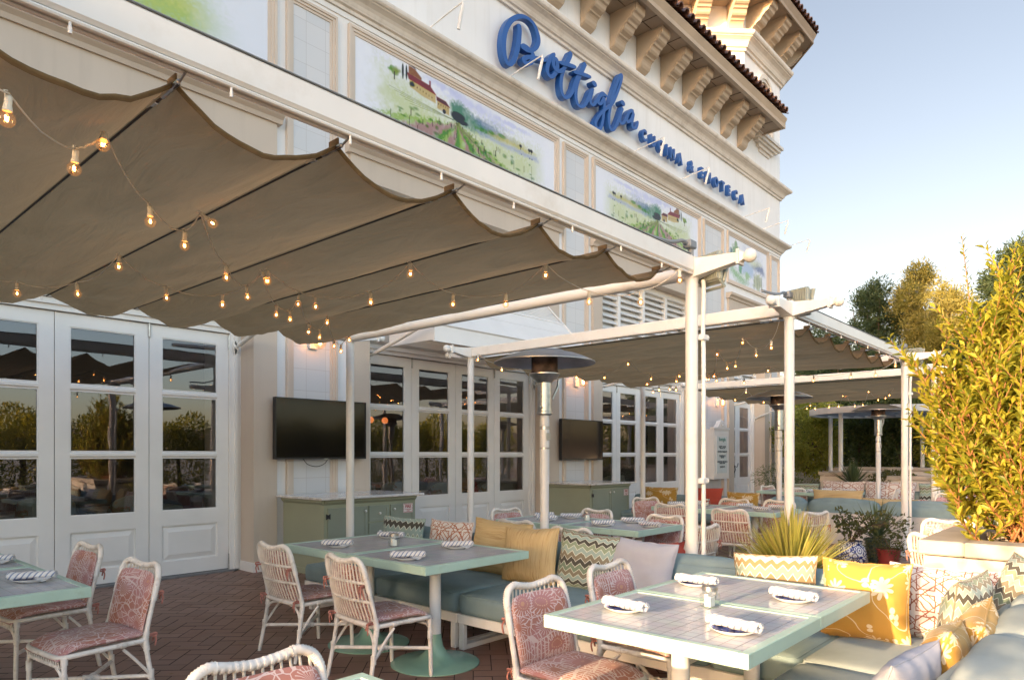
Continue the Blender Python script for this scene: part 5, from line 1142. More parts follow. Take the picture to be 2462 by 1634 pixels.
def cafe_table(x0,x1,y0,y1,lb,ped=None):
    cx,cy=(x0+x1)/2,(y0+y1)/2; t=thing('cafe_table',lb,'table',(cx,cy,0),0,'mint tiled cafe tables'); a,b=(x1-x0)/2-.002,(y1-y0)/2-.002; r=.038
    m=MB(); m.bbox(-a,a,-b,-b+r,.697,.7545,.003); m.bbox(-a,a,b-r,b,.697,.7545,.003); m.bbox(-a,-a+r,-b+r,b-r,.697,.7545,.003); m.bbox(a-r,a,-b+r,b-r,.697,.7545,.003); m.box(-a+r,a-r,-b+r,b-r,.70,.735); m.build('rim',M['mint'],t)
    m=MB(); m.box(-a+r,a-r,-b+r,b-r,.736,.7505); m.build('tiled_top',M['tabletile'],t)
    px,py=ped if ped else (0,0)
    m=MB(); m.tube([(px,py,.17),(px,py,.70)],.041,20); m.box(px-.15,px+.15,py-.03,py+.03,.685,.70); m.build('pedestal_pole',M['pedestal'],t,smooth=True)
    m=MB(); m.lathe([(.0430,.21),(.046,.17),(.056,.12),(.08,.075),(.12,.045),(.20,.024),(.29,.014),(.312,.006),(.312,0)],(px,py,0),40); m.build('tulip_base',M['mint_base'],t,smooth=True)
    return t
cafe_table(2.42,3.19,1.03,1.98,'sunlit mint-rimmed tiled table nearest the camera at lower right'); cafe_table(3.19,3.96,1.03,1.98,'sunlit mint-rimmed tiled table pushed behind the nearest one, beside the yellow pillow')
cafe_table(2.93,3.95,3.36,4.22,'mint-rimmed tiled centre table in front of the straw pillows',(-.13,-.10)); cafe_table(2.93,3.95,4.22,5.10,'mint-rimmed tiled centre table before the wide green cabinet',(-.13,-.20))
cafe_table(.32,1.30,4.22,5.30,'left mint tiled table with a napkin at its right corner'); cafe_table(.32,1.30,5.30,6.22,'mint tiled table behind the left one, mostly outside the frame')
cafe_table(.46,1.384,.98,1.90,'mint table whose corner pokes up at the bottom edge')
cafe_table(5.62,6.47,3.45,4.38,'middle table right half, behind the chevron and lilac pillows'); cafe_table(5.62,6.47,4.38,5.28,'middle table left half, behind the heater pole')
cafe_table(8.47,9.36,3.27,4.17,'table right half beyond the big rattan chair back'); cafe_table(8.47,9.36,4.17,5.0,'table left half beyond the nearest pergola post')
cafe_table(13.5,14.6,3.9,4.75,'distant table right half below the lattice pillows'); cafe_table(13.5,14.6,4.75,5.6,'distant table left half behind the middle corner post')
cafe_table(6.95,7.7,.62,1.36,'sunlit table behind the concrete planter')
# place settings
def plate_proto():
    t=thing('plate','x','plate'); m=MB(); m.lathe([(.0005,.004),(.052,.004),(.06,.0),(.064,.0),(.075,.007),(.098,.018),(.100,.021),(.097,.021),(.075,.011),(.058,.008),(.0005,.008)],(0,0,0),32); m.build('dish',M['ceramic'],t,smooth=True,ang=60)
    m=MB(); m.lathe([(.0005,.0085),(.056,.0085),(.076,.0128),(.090,.0185)],(0,0,0),28); m.build('blue_print',M['plateblue'],t,smooth=True); return t
def napkin_proto():
    t=thing('rolled_napkin','x','napkin'); m=MB(); nv=26;nu=16
    def fn(u,v):
        a=2*PI*u; y=(v-.5)*.235; r=.026*(1+.06*math.sin(5*a+v*6)+.05*math.sin(v*17))*(1-.15*abs(2*v-1)**4); w_=noise.noise(Vector((math.cos(a),math.sin(a),v*6)))*.003
        return (y,(r*1.15+w_)*math.cos(a),(r*.86+w_)*math.sin(a)+.024)
    m.grid(fn,nu,nv,uvs=(1,1)); 
    m.uv=[[(q[1]*.9+q[0]*.33,0) for q in f] for f in m.uv]
    for s in (-1,1):
        m.grid(lambda u,v,s=s:(s*.117-s*.012*v*math.sin(5*u*PI),(.029*math.cos(2*PI*u))*(1-v*.9),.024+(.0215*math.sin(2*PI*u))*(1-v*.9)),14,4)
    m.grid(lambda u,v:(.03+.075*u-.02*v,-.028-.045*v,.014-.010*v+.008*math.sin(u*6)*v),7,4)
    m.build('cloth_roll',M['napkin'],t,smooth=True,ang=180); return t
def jar_proto():
    t=thing('glass_jar','x','jar'); m=MB(); pr=[(.0005,.001),(.034,.001),(.038,.006),(.040,.02),(.041,.045),(.038,.055),(.030,.062),(.030,.072)]; m.lathe(pr,(0,0,0),24)
    for k in range(24):
        pass
    m.build('glass_body',M['jarglass'],t,smooth=True,ang=180)
    m=MB(); m.lathe([(.031,.070),(.0325,.071),(.0325,.086),(.030,.088),(.0005,.088)],(0,0,0),24); m.build('metal_lid',M['steel'],t,smooth=True,ang=50)
    m=MB(); m.box(-.02,.02,-.012,.012,.004,.045); m.box(-.015,.02,.002,.016,.004,.055); m.build('sachets',M['ceramic'],t)
    m=MB(); m.tube(bez([(.03,0,.067),(.052,0,.058),(.052,0,.035),(.04,0,.022)],5),.0025,5); m.build('wire_clasp',M['steel'],t,smooth=True); return t
PL=[((1.13,4.66),-28,'at the right corner of the left table'),((1.15,5.62),-25,'at the left edge of the photo on the left table'),
((3.14,4.62),-50,'far left on the centre table'),((3.78,4.78),-60,'at the far right of the centre table by the chevron pillow'),((3.08,3.72),-42,'near the front corner of the centre table'),((3.70,3.88),-42,'near the right side of the centre table by the straw pillow'),
((2.74,1.75),-12+90+6,'at the left of the sunlit front table'),((3.53,1.80),95,'at the back of the sunlit front table near the post'),((2.70,1.21),82,'in front of the jar on the sunlit front table'),((3.47,1.25),80,'at the right of the sunlit front table by the yellow pillow'),
((6.20,5.05),-30,'at the far left of the middle table'),((5.90,4.76),-35,'beside the heater pole on the middle table'),((6.30,4.74),-50,'at the back left of the middle table'),((5.85,4.0),-35,'at the front centre of the middle table'),((6.33,3.96),-60,'at the back right of the middle table'),((6.05,3.58),88,'at the right end of the middle table'),
((8.9,4.85),-40,'on the second table just right of the conduit'),((9.2,4.75),-40,'at the back of the second table beside the small jar'),((9.15,3.95),-30,'on the second table in front of the facing chairs'),((8.75,3.55),80,'at the front right of the second table'),((9.15,3.5),82,'at the back right of the second table'),
((14.2,5.1),-30,'at the left of the distant table'),((13.8,4.6),-30,'on the distant table behind the rattan back'),((14.3,4.1),80,'at the right of the distant table'),((7.1,1.22),80,'on the sunlit table behind the planter'),((14.25,4.5),-30,'at the middle of the distant table')]
pp=plate_proto(); npk=napkin_proto(); jp=jar_proto()
for i,((x,y),deg,lb) in enumerate(PL):
    if i==0: pp.location=(x,y,.7515); q=pp; npk.location=(x,y,.763); npk.rotation_euler=(0,0,R(deg)); n_=npk
    else: q=dup(pp,(x,y,.7515)); n_=dup(npk,(x+random.uniform(-.012,.012),y+random.uniform(-.012,.012),.763),R(deg))
    q['label']='small white and blue plate '+lb.replace(' the ',' ',1) if len(lb.split())>9 else 'small white and blue plate '+lb; q['group']='small plates on the tables'; n_['label']='rolled striped napkin '+lb; n_['group']='rolled striped napkins on the plates'
for i,((x,y),lb) in enumerate([((3.07,1.495),'on the sunlit front table'),((3.46,4.34),'on the centre table'),((6.20,4.45),'on the middle table'),((9.05,4.45),'on the second table past the pergola post')]):
    if i==0: jp.location=(x,y,.7515); q=jp; q.scale=(1.15,1.15,1.15)
    else: q=dup(jp,(x,y,.7515),i*1.3)
    q['label']='small glass jar with metal lid '+lb; q['group']='condiment jars on the tables'
# banquette sofas
def sofa_frame(t,x0,x1,y0,y1,legs):
    m=MB(); h0,h1=.195,.265; w_=.05
    m.bbox(x0,x0+w_,y0,y1,h0,h1,.003); m.bbox(x1-w_,x1,y0,y1,h0,h1,.003); m.bbox(x0+w_,x1-w_,y0,y0+w_,h0,h1,.003); m.bbox(x0+w_,x1-w_,y1-w_,y1,h0,h1,.003); m.box(x0+w_,x1-w_,y0+w_,y1-w_,.235,.25)
    m.build('frame',M['frame_paint'],t)
    for y in legs:
        m=MB(); m.bbox(x0,x0+.04,y-.025,y+.025,0,h0,.002); m.bbox(x1-.04,x1,y-.025,y+.025,0,h0,.002); m.bbox(x0+.04,x1-.04,y-.022,y+.022,0,.035,.002); m.box(x0-.0015,x0,y-.007,y+.007,.13,.15); m.build('leg_loop',M['frame_paint'],t)
def cush(t,name,mat,*a,**k):
    m=MB(); softbox(m,*a,**k); o=m.build(name,M[mat],t,smooth=True,ang=180); x0,x1,y0,y1,z0,z1=a; q=k.get('r',.05)*.29
    for z in (z1-q,z0+q):
        c=.035; P=[]
        for (cx,cy,a0) in ((x1-q-c,y1-q-c,0),(x0+q+c,y1-q-c,PI/2),(x0+q+c,y0+q+c,PI),(x1-q-c,y0+q+c,1.5*PI)):
            P+=[(cx+c*math.cos(a0+PI/2*i/4),cy+c*math.sin(a0+PI/2*i/4),z) for i in range(5)]
        pm=MB(); pm.tube(P,.0045,5,closed=True); pm.build('piping',M[mat],o,smooth=True)
    return o
S=thing('banquette_sofa','long teal-cushioned banquette with white frame running behind the centre and front tables','sofa',(4.2,3.4,0)); S.location=(0,0,0)
sofa_frame(S,3.66,4.80,3.84,5.95,(3.88,5.85)); sofa_frame(S,3.66,4.80,.48,3.83,(3.79,1.6))
for i,(a,b) in enumerate(((4.86,5.95),(3.845,4.85),(2.82,3.825),(1.80,2.81),(1.30,1.79))): cush(S,'seat_cushion','teal' ,3.65,4.56,a,b,.262,.425,r=.045,bulge=(.012,.01,.022),seed=i,n=12)
cush(S,'seat_cushion','teal_faded',3.65,4.56,.50,1.29,.262,.425,r=.045,bulge=(.012,.01,.022),seed=8,n=12)
for i,(a,b) in enumerate(((4.9,5.9),(3.88,4.88),(2.85,3.86),(1.82,2.84),(.55,1.80))): cush(S,'back_cushion','teal',4.55,4.80,a,b,.41,.71,r=.08,bulge=(.03,.02,.03),seed=i+3,n=12)
S2=thing('corner_banquette','faded blue-grey cushioned banquette at the lower right corner, facing away from the planter','sofa',(2.8,.8,0)); S2.location=(0,0,0)
sofa_frame(S2,1.7,3.64,.25,1.27,(.6,1.2))
for i,(a,b) in enumerate(((1.72,2.66),(2.67,3.63))): cush(S2,'seat_cushion','teal_faded',a,b,.5,1.28,.262,.425,r=.045,bulge=(.012,.01,.022),seed=i+20,n=12)
for i,(a,b) in enumerate(((1.75,2.60),(2.60,3.42),(3.42,4.14),(4.14,4.86))): cush(S2,'back_cushion','teal_faded',a,b,.18,.50,.40,.74,r=.10,bulge=(.04,.05,.05),seed=i+30,n=16,wr=.008)
pillow('green chevron lumbar pillow at the far end of the banquette',(4.42,5.45,.47),.64,.38,.14,FX,.16,'ziggreen',4,uvs=(1,.6))
pillow('white pillow with orange lattice print on the banquette',(4.40,4.74,.46),.58,.40,.13,FX,.16,'lattice',5)
pillow('straw-coloured square pillow with horizontal slubs, partly behind its twin',(4.42,4.16,.42),.62,.48,.17,FX+.12,.22,'strawh',6,roll=.06)
pillow('straw-coloured square pillow with vertical slubs beside the zigzag pillow',(4.30,3.68,.42),.56,.46,.18,FX+.02,.18,'strawv',7,roll=-.04)
pillow('large green and grey zigzag pillow on the banquette',(4.38,3.20,.41),.56,.46,.15,FX-.03,.20,'zig',8,roll=.05)
pillow('plain lilac-grey linen pillow beside the nearest pergola post',(4.40,2.72,.42),.54,.43,.14,FX+.05,.24,'tanfab',9,roll=.05)
pillow('tan and cream zigzag lumbar pillow in front of the spiky plant',(4.44,1.72,.50),.54,.33,.13,FX+.04,.12,'zigtan',10,roll=-.05,uvs=(1,.7))
pillow('mustard floral square pillow propped upright behind the sunlit table',(4.24,1.14,.42),.48,.45,.16,FX-.06,.14,'yellow',11,roll=-.02)
pillow('large white pillow with brown lattice print against the planter',(4.50,.80,.42),.56,.42,.13,FX-.02,.12,'lattice2',12)
pillow('grey-green zigzag pillow seen edge-on in the sofa corner',(4.05,.66,.42),.50,.46,.17,PI-.1,.15,'zig',13)
pillow('dark zigzag pillow leaning by the planter wall in the corner',(4.42,.50,.55),.46,.38,.15,R(-140),.35,'zig',14,roll=.2)
pillow('mustard floral pillow, the farther of two lying on the corner banquette',(3.62,.63,.43),.48,.40,.17,PI+.12,.40,'yellow',15,roll=.1)
pillow('mustard floral pillow, the nearer of two lying on the corner banquette',(3.18,.66,.42),.48,.40,.17,PI+.05,.35,'yellow',16,roll=-.1)
pillow('lilac linen pillow at the bottom edge of the corner banquette',(2.78,.70,.42),.48,.38,.15,PI-.1,.35,'tanfab',17)
# far seating
S3=thing('far_banquette','teal-cushioned banquette behind the low white plaster wall','sofa',(12.7,3.5,0)); S3.location=(0,0,0)
for i,(a,b) in enumerate(((1.75,3.05),(3.10,4.20),(4.25,4.9))): cush(S3,'back_cushion','teal',12.28,12.55,a,b,.36,.70,r=.10,bulge=(.03,.03,.04),seed=50+i,n=12,wr=.006)
cush(S3,'seat_cushion','teal',12.55,13.1,1.8,4.9,.28,.42,seed=60); m=MB(); m.box(12.3,13.05,1.8,4.9,0,.28); m.build('plinth',M['low_wall'],S3)
S4=thing('distant_banquette','teal banquette under the distant lattice and chevron pillows','sofa',(15.6,3.6,0)); S4.location=(0,0,0)
cush(S4,'seat_cushion','teal',14.95,15.6,1.2,5.8,.28,.42,seed=61,n=14)
for i,(a,b) in enumerate(((1.2,2.3),(2.35,3.5),(3.55,4.7),(4.75,5.8))): cush(S4,'back_cushion','teal',15.55,15.8,a,b,.40,.72,r=.08,seed=62+i)
m=MB(); m.box(15.0,15.75,1.2,5.8,0,.28); m.build('plinth',M['low_wall'],S4)
S5=thing('wall_banquette','teal banquette with mustard and red pillows beyond the second table','sofa',(12.0,5.8,0)); S5.location=(0,0,0)
cush(S5,'seat_cushion','teal',11.1,11.9,4.95,7.4,.28,.42,seed=71,n=14); 
for i,(a,b) in enumerate(((4.95,6.1),(6.15,7.4))): cush(S5,'back_cushion','teal',11.85,12.1,a,b,.40,.70,r=.08,seed=72+i)
m=MB(); m.box(11.2,12.05,4.95,7.4,0,.28); m.build('plinth',M['low_wall'],S5)
for a in [('mustard floral pillow on the banquette below the menu case',(11.75,6.75,.5),.75,.36,.14,FX,.15,'yellow',20),('bright red pillow on the banquette beyond the second table',(11.7,5.85,.46),.75,.42,.16,FX,.18,'redfab',21),('mustard floral pillow half hidden by the farther heater',(11.7,5.1,.48),.6,.34,.14,FX,.15,'yellow',22),
 ('straw-coloured lumbar pillow lying on the far banquette back',(12.75,3.85,.56),.85,.30,.14,-FX,-.1,'strawh',23),('straw-coloured lumbar pillow behind the long teal back cushion',(12.8,3.05,.44),.9,.30,.14,-FX,-.1,'strawh',24),('red lattice lumbar pillow behind the long teal back cushion',(12.8,2.2,.44),.9,.30,.14,-FX,-.1,'lattice3',25),
 ('distant white lattice pillow left of its larger neighbour',(15.4,4.55,.45),.85,.48,.14,FX,.2,'lattice2',26),('distant large white lattice pillow in front of the tall posts',(15.3,3.65,.42),.95,.52,.15,FX,.2,'lattice2',27),('distant pale chevron pillow right of the lattice pillow',(15.4,2.75,.42),.85,.50,.14,FX,.2,'ziggreen',28),('distant coral print lumbar pillow near the double posts',(15.3,2.1,.42),.7,.34,.14,FX,.2,'pink',29),('distant pale chevron pillow beyond the round table setting',(15.4,5.45,.52),.85,.34,.14,FX,.2,'ziggreen',30),
 ('plain red cushion on the ground seat behind the lilac pillow',(5.62,2.98,.36),.42,.36,.16,-.3,.5,'redfab',31)]: pillow(*a)
# ------------------------------------------------------------------ low walls, planters
m=MB(); m.prism([(12.12,1.9),(12.24,1.9),(12.24,4.95),(12.12,4.95)],'z',0,.50)
arc=[(12.18+.7*math.sin(a)*1.0,1.9-.75*(1-math.cos(a))) for a in [PI/2*i/8 for i in range(9)]]
for (x,y),(x2,y2) in zip(arc[:-1],arc[1:]):
    dx,dy=x2-x,y2-y; L=math.hypot(dx,dy); nx,ny=-dy/L*.06,dx/L*.06; m.prism([(x-nx,y-ny),(x2-nx,y2-ny),(x2+nx,y2+ny),(x+nx,y+ny)],'z',0,.50)
tag(m.build('low_wall',M['low_wall'],smooth=True,ang=40),'low curved white plaster wall behind the potted plants','wall')
def planter(x0,x1,y0,y1,h,lb,mat='planter_wall',cap=.05,th=.14,soil=True,pos=None):
    t=thing('planter',lb,'planter',((x0+x1)/2,(y0+y1)/2,0)); t.location=(0,0,0); m=MB()
    w_=.10; a=.03
    m.box(x0+a,x1-a,y0+a,y0+a+w_,0,h-th+.04); m.box(x0+a,x1-a,y1-a-w_,y1-a,0,h-th+.04); m.box(x0+a,x0+a+w_,y0+a+w_,y1-a-w_,0,h-th+.04); m.box(x1-a-w_,x1-a,y0+a+w_,y1-a-w_,0,h-th+.04); m.build('box_wall',M[mat],t)
    m=MB(); c=.25; z0,z1=h-.09,h
    m.bbox(x0,x1,y0,y0+c,z0,z1,.008); m.bbox(x0,x1,y1-c,y1,z0,z1,.008); m.bbox(x0,x0+c,y0+c,y1-c,z0,z1,.008); m.bbox(x1-c,x1,y0+c,y1-c,z0,z1,.008); m.build('coping',M['concrete'],t)
    m=MB(); m.box(x0+.12,x1-.12,y0+.12,y1-.12,h-.25,h-.06); m.build('soil',M['soil'],t); return t
planter(5.02,6.15,-1.4,1.035,.93,'stuccoed planter with concrete coping holding the golden bush')
planter(17.6,18.6,4.5,5.75,1.05,'distant grey planter left of the thin canopy post','low_wall'); planter(21.2,22.5,3.0,6.6,1.12,'distant planter below the dark shrubs','low_wall'); planter(17.0,18.0,1.2,4.1,1.0,'distant planter behind the tall right post','low_wall')
m=MB(); m.box(22.6,22.9,0,9.0,0,1.30); m.box(22.55,22.95,0,9.0,1.30,1.38); tag(m.build('garden_wall',M['low_wall']),'long white garden wall closing the far end of the patio','wall')
# ------------------------------------------------------------------ vegetation
def leafmesh(name,P,D,N,L,Wd,mat,parent=None,fold=.25,curl=.15,needle=False):
    """P base points, D directions, N normals (n,3); L, Wd arrays"""
    n=len(P); D=D/np.linalg.norm(D,axis=1,keepdims=True); S=np.cross(D,N); S/=np.linalg.norm(S,axis=1,keepdims=True)+1e-9; N=np.cross(S,D)
    L=np.broadcast_to(L,(n,))[:,None]; Wd=np.broadcast_to(Wd,(n,))[:,None]
    if needle:
        V=np.stack([P-S*Wd/2,P+S*Wd/2,P+D*L+S*Wd*.12,P+D*L-S*Wd*.12],1); F=np.array([[0,1,2,3]])
    else:
        m=P+D*L*.45; V=np.stack([P,m+S*Wd/2+N*Wd*fold,m-N*L*0.0,m-S*Wd/2+N*Wd*fold,P+D*L*.80+S*Wd*.28+N*(Wd*fold*.5-L*curl*.5),P+D*L*.80-S*Wd*.28+N*(Wd*fold*.5-L*curl*.5),P+D*L-N*L*curl],1)
        F=[[0,1,2],[0,2,3],[1,4,2],[2,5,3],[2,4,6],[2,6,5]]; F=np.array(F)
    k=V.shape[1]; idx=(np.arange(n)*k)[:,None,None]+F[None]; fl=idx.reshape(-1,F.shape[1])
    me=bpy.data.meshes.new(name); nv=n*k; me.vertices.add(nv); me.vertices.foreach_set('co',V.reshape(-1).astype(np.float32)); nf=len(fl)
    me.loops.add(nf*F.shape[1]); me.loops.foreach_set('vertex_index',fl.reshape(-1).astype(np.int32)); me.polygons.add(nf); me.polygons.foreach_set('loop_start',(np.arange(nf)*F.shape[1]).astype(np.int32))
    me.materials.append(mat); me.update(calc_edges=True); me.validate()
    o=bpy.data.objects.new(name,me); COL.objects.link(o)
    if parent: o.parent=parent
    return o
def rnd(n): v=RNG.normal(size=(n,3)); return v/np.linalg.norm(v,axis=1,keepdims=True)
def crown_pts(n,blobs,shell=.55):
    wts=np.array([b[1][0]*b[1][1]*b[1][2] for b in blobs])**.7; wts/=wts.sum(); k=RNG.choice(len(blobs),n,p=wts); C=np.array([b[0] for b in blobs])[k]; Rr=np.array([b[1] for b in blobs])[k]
    u=rnd(n); r=(shell+(1-shell)*RNG.random(n)**.7)[:,None]; P=C+u*Rr*r; return P,u*0.8+rnd(n)*.7
def tree(name,lb,cat,base,blobs,n,L,Wd,mat,group=None,trunk=.15,needle=False,clump=0,limbs=7,up=.0):
    t=thing(name,lb,cat,base,0,group); B0=Vector(base)
    if clump:
        C,dd=crown_pts(max(8,n//clump),blobs,.45); k=RNG.integers(0,len(C),n); r=L*1.6; P=C[k]+RNG.normal(size=(n,3))*r*.5; D=rnd(n)+dd[k]*.9
    else: P,D=crown_pts(n,blobs)
    D=D+np.array([0,0,up]); P=P-np.array(base)
    leafmesh('crown',P,D,rnd(n),L*(.7+.6*RNG.random(n)),Wd*(.7+.6*RNG.random(n)),mat,t,needle=needle)
    m=MB(); cs=[Vector(b[0])-B0 for b in blobs]; top=max(cs,key=lambda c:c.z)
    m.tube(bez([(0,0,0),(trunk*.4,0,top.z*.3),(top.x*.6,top.y*.6,top.z*.7),tuple(top)],6),[trunk*(1-.045*i) for i in range(19)],8)
    for i in range(limbs):
        c=random.choice(cs)+Vector([random.uniform(-.5,.5)*q for q in blobs[0][1]]); z0=top.z*random.uniform(.15,.6); m.tube(bez([(top.x*.3*z0/top.z,0,z0),(c.x*.5,c.y*.5,(z0+c.z)/2),tuple(c)],5),[trunk*.4*(1-.08*j) for j in range(11)],5)
    m.build('trunk',M['bark'],t,smooth=True); return t
# golden bush in the planter
def goldbush():
    t=thing('golden_bush','tall bushy shrub with glowing yellow-green leaves growing from the concrete-capped planter','shrub',(5.6,.42,.86)); b=Vector((0,0,0)); stems=[];P=[];D=[];N=[];L=[]
    def leaves(path,dens=1.0,l0=.086):
        Q=resample(path,.0175/dens); ph=random.uniform(0,6)
        for i,p in enumerate(Q):
            if i<len(Q)*.08 : continue
            T=(Q[min(i+1,len(Q)-1)]-Q[max(i-1,0)]).normalized(); o=T.orthogonal().normalized(); o2=T.cross(o); a=ph+i*2.4; s=o*math.cos(a)+o2*math.sin(a)
            d=(s*.8+T*random.uniform(.6,1.2)+Vector((0,0,.25))).normalized(); P.append(p+s*.004); D.append(d); N.append(T*.9+Vector((random.uniform(-.3,.3),random.uniform(-.3,.3),random.uniform(0,.4)))); f=1-.35*(i/len(Q)); L.append(l0*random.uniform(.55,1.35)*f)
    for k in range(125):
        az=random.uniform(0,2*PI); sp=random.uniform(.05,1)**.6; h=random.uniform(.8,1.95)*(1.10-.38*sp)
        if k<14: h*=.55; sp=.75+.3*random.random()
        st=Vector((random.uniform(-.16,.16),random.uniform(-.3,.2),0)); r=.72*sp*(.72 if h>1.3 else 1)
        e=Vector((math.cos(az)*r*1.0,math.sin(az)*r*1.05,h)); mid=st.lerp(e,.5)+Vector((math.cos(az)*.10,math.sin(az)*.10,-.10*sp+random.uniform(-.05,.05))); path=bez([st,mid,e],8); stems.append((path,.0085))
        leaves(path[4:],.9)
        for j in range(13):
            i=random.randint(3,15); p=path[i]; a2=random.uniform(0,2*PI); ln=random.uniform(.14,.38); d=(Vector((math.cos(a2),math.sin(a2),random.uniform(.9,2.2)))+Vector((e.x,e.y,0))*.5).normalized(); q=[p,p+d*ln*.5+Vector((0,0,-.01)),p+d*ln]; q=bez(q,4); stems.append((q,.004)); leaves(q,1.15,.080)
    # the long leader rising above the rest
    q=bez([(.25,.25,.6),(.25,.42,1.3),(.27,.47,1.8),(.22,.50,2.16)],8); stems.append((q,.007)); leaves(q,1.2,.052)
    for e in ((.05,.1,1.72),(.3,-.2,1.75),(-.2,.3,1.55)): q=bez([(0,0,.5),(e[0]*.7,e[1]*.7,1.1),e],8); stems.append((q,.007)); leaves(q,1.1)
    P_,D_,N_=[np.array([tuple(v) for v in a]) for a in (P,D,N)]; L_=np.array(L); leafmesh('foliage',P_,D_,N_,L_,L_*.40,M['bushleaf'],t,fold=.22,curl=.18)
    m=MB()
    for q,r in stems: m.tube(q,[r*(1-.75*i/(len(q)-1)) for i in range(len(q))],5)
    m.build('stems',M['twig'],t,smooth=True); return t
gb=goldbush()
# spiky plant behind the sofa
def spiky(name,lb,p,n,L,wd,mat,el0=.05,pot=None,cat='plant',dead=0):
    t=thing(name,lb,cat,p); az=RNG.random(n)*2*PI; el=el0+(PI/2-el0)*RNG.random(n)**.75; D=np.stack([np.cos(el)*np.cos(az),np.cos(el)*np.sin(az),np.sin(el)],1)
    m=MB()
    for d,a in zip(D,az):
        d=Vector(d); l=L*random.uniform(.75,1.1); s=d.cross(Vector((0,0,1))); s=s.normalized() if s.length>.05 else Vector((1,0,0)); u=s.cross(d); b=d*.03; w_=wd*random.uniform(.8,1.2); dr=Vector((0,0,-1))*l*.06*(1-d.z)
        pts=[b,b+d*l*.5+dr*.3,b+d*l+dr]; ww=[w_*.8,w_,.0015]; vs=[]
        for q,x in zip(pts,ww): vs+=[q-s*x/2,q+u*x*-.22,q+s*x/2]
        m.add(vs,[(0,1,4,3),(1,2,5,4),(3,4,7,6),(4,5,8,7)])
    m.build('blades',M[mat],t)
    if pot:
        pr,mt=pot; m=MB(); m.lathe(pr,(0,0,0),28); m.build('pot',M[mt],t,smooth=True,ang=50)
        m=MB(); m.lathe([(.0005,-.03),(pr[-1][0]*.95,-.03)],(0,0,0),20); m.build('soil',M['soil'],t)
    return t
spiky('spiky_plant','big yellow-green spiky plant with needle blades behind the tan zigzag pillow',(5.6,2.04,.44),620,.56,.021,'agave',.03,([(.0005,-.44),(.14,-.44),(.17,-.2),(.20,-.02),(.21,-.02),(.21,0),(.19,0)],'concrete'))
def bushlet(name,lb,p,blobs,n,L,Wd,mat,pot=None,cat='potted plant'):
    t=thing(name,lb,cat,p); P,D=crown_pts(n,blobs,.3); leafmesh('foliage',P,D,rnd(n),L*(.7+.6*RNG.random(n)),Wd*(.7+.6*RNG.random(n)),M[mat],t)
    m=MB()
    for i in range(14): c=Vector(random.choice(blobs)[0])+Vector([random.uniform(-.08,.08) for _ in range(3)]); m.tube(bez([(0,0,-.04),(c.x*.4,c.y*.4,c.z*.7),tuple(c)],4),.004,4)
    m.build('stems',M['bark'],t)
    if pot:
        pr,mt,uv=pot; m=MB(); m.lathe(pr,(0,0,0),36,uv=uv); m.build('pot',M[mt],t,smooth=True,ang=60); m=MB(); m.lathe([(.0005,-.03),(pr[-1][0]*.97,-.03)],(0,0,0),20); m.build('soil',M['soil'],t)
    return t
bushlet('talavera_pot','round blue and white patterned ceramic pot with a leafy shrub',(9.6,2.74,.36),[((0,0,.16),(.16,.16,.14)),((-.05,-.15,.25),(.14,.2,.12)),((.1,-.3,.28),(.1,.15,.12)),((0,.1,.3),(.1,.1,.12)),((.0,-.55,.22),(.1,.15,.2))],420,.055,.035,'shrubleaf',([(.0005,-.36),(.10,-.36),(.14,-.32),(.19,-.22),(.195,-.16),(.17,-.07),(.135,-.03),(.15,0),(.135,0)],'talavera',True))
bushlet('red_pot','red glazed pot with small trailing leaves beside the tall post',(9.75,2.33,.28),[((0,0,.05),(.20,.2,.13)),((-.06,.16,.0),(.15,.18,.16)),((0,-.1,-.02),(.2,.14,.12))],1100,.022,.016,'shrubleaf',([(.0005,-.28),(.11,-.28),(.14,-.02),(.15,-.02),(.15,0),(.13,0)],'red_glaze',False))
spiky('potted_yucca','dark green pot with upright sword-leaved yucca before the low white wall',(10.1,2.55,.36),46,.50,.032,'yucca',.3,([(.0005,-.36),(.10,-.36),(.15,-.02),(.16,-.02),(.16,0),(.14,0)],'green_glaze'))
spiky('yucca','distant blue-green yucca rising by the canopy post',(17.2,4.85,.75),60,.62,.045,'yucca',.1)
m=MB(); m.lathe([(.0005,-.75),(.09,-.75),(.07,-.4),(.05,0)],(0,0,0),10)
bushlet('trailing_planter','distant cream planter with dry trailing vines',(17.4,4.05,.95),[((0,0,.03),(.42,.42,.13)),((-.3,.1,-.15),(.12,.2,.2)),((.1,-.38,-.15),(.2,.12,.22)),((-.2,.35,-.15),(.12,.15,.22))],1600,.05,.035,'shrubleaf',([(.0005,-.95),(.28,-.95),(.33,-.3),(.36,-.02),(.36,0),(.33,0)],'low_wall',False))
bushlet('feathery_plant','distant feathery pale green plants in a pale pot beside the corner post',(16.7,6.45,.62),[((0,0,.3),(.55,.55,.32)),((-.3,-.35,.15),(.4,.4,.25)),((.2,-.6,.12),(.35,.4,.22))],2200,.07,.012,'fern',([(.0005,-.62),(.30,-.62),(.36,0),(.33,0)],'low_wall',False))
spiky('yucca','small dark yucca poking up behind the distant chevron pillow',(16.6,3.0,.72),40,.4,.03,'yucca',.2)
spiky('yucca','small spiky plant on the ground near the double posts',(12.6,1.6,.25),40,.35,.02,'yucca',.1)
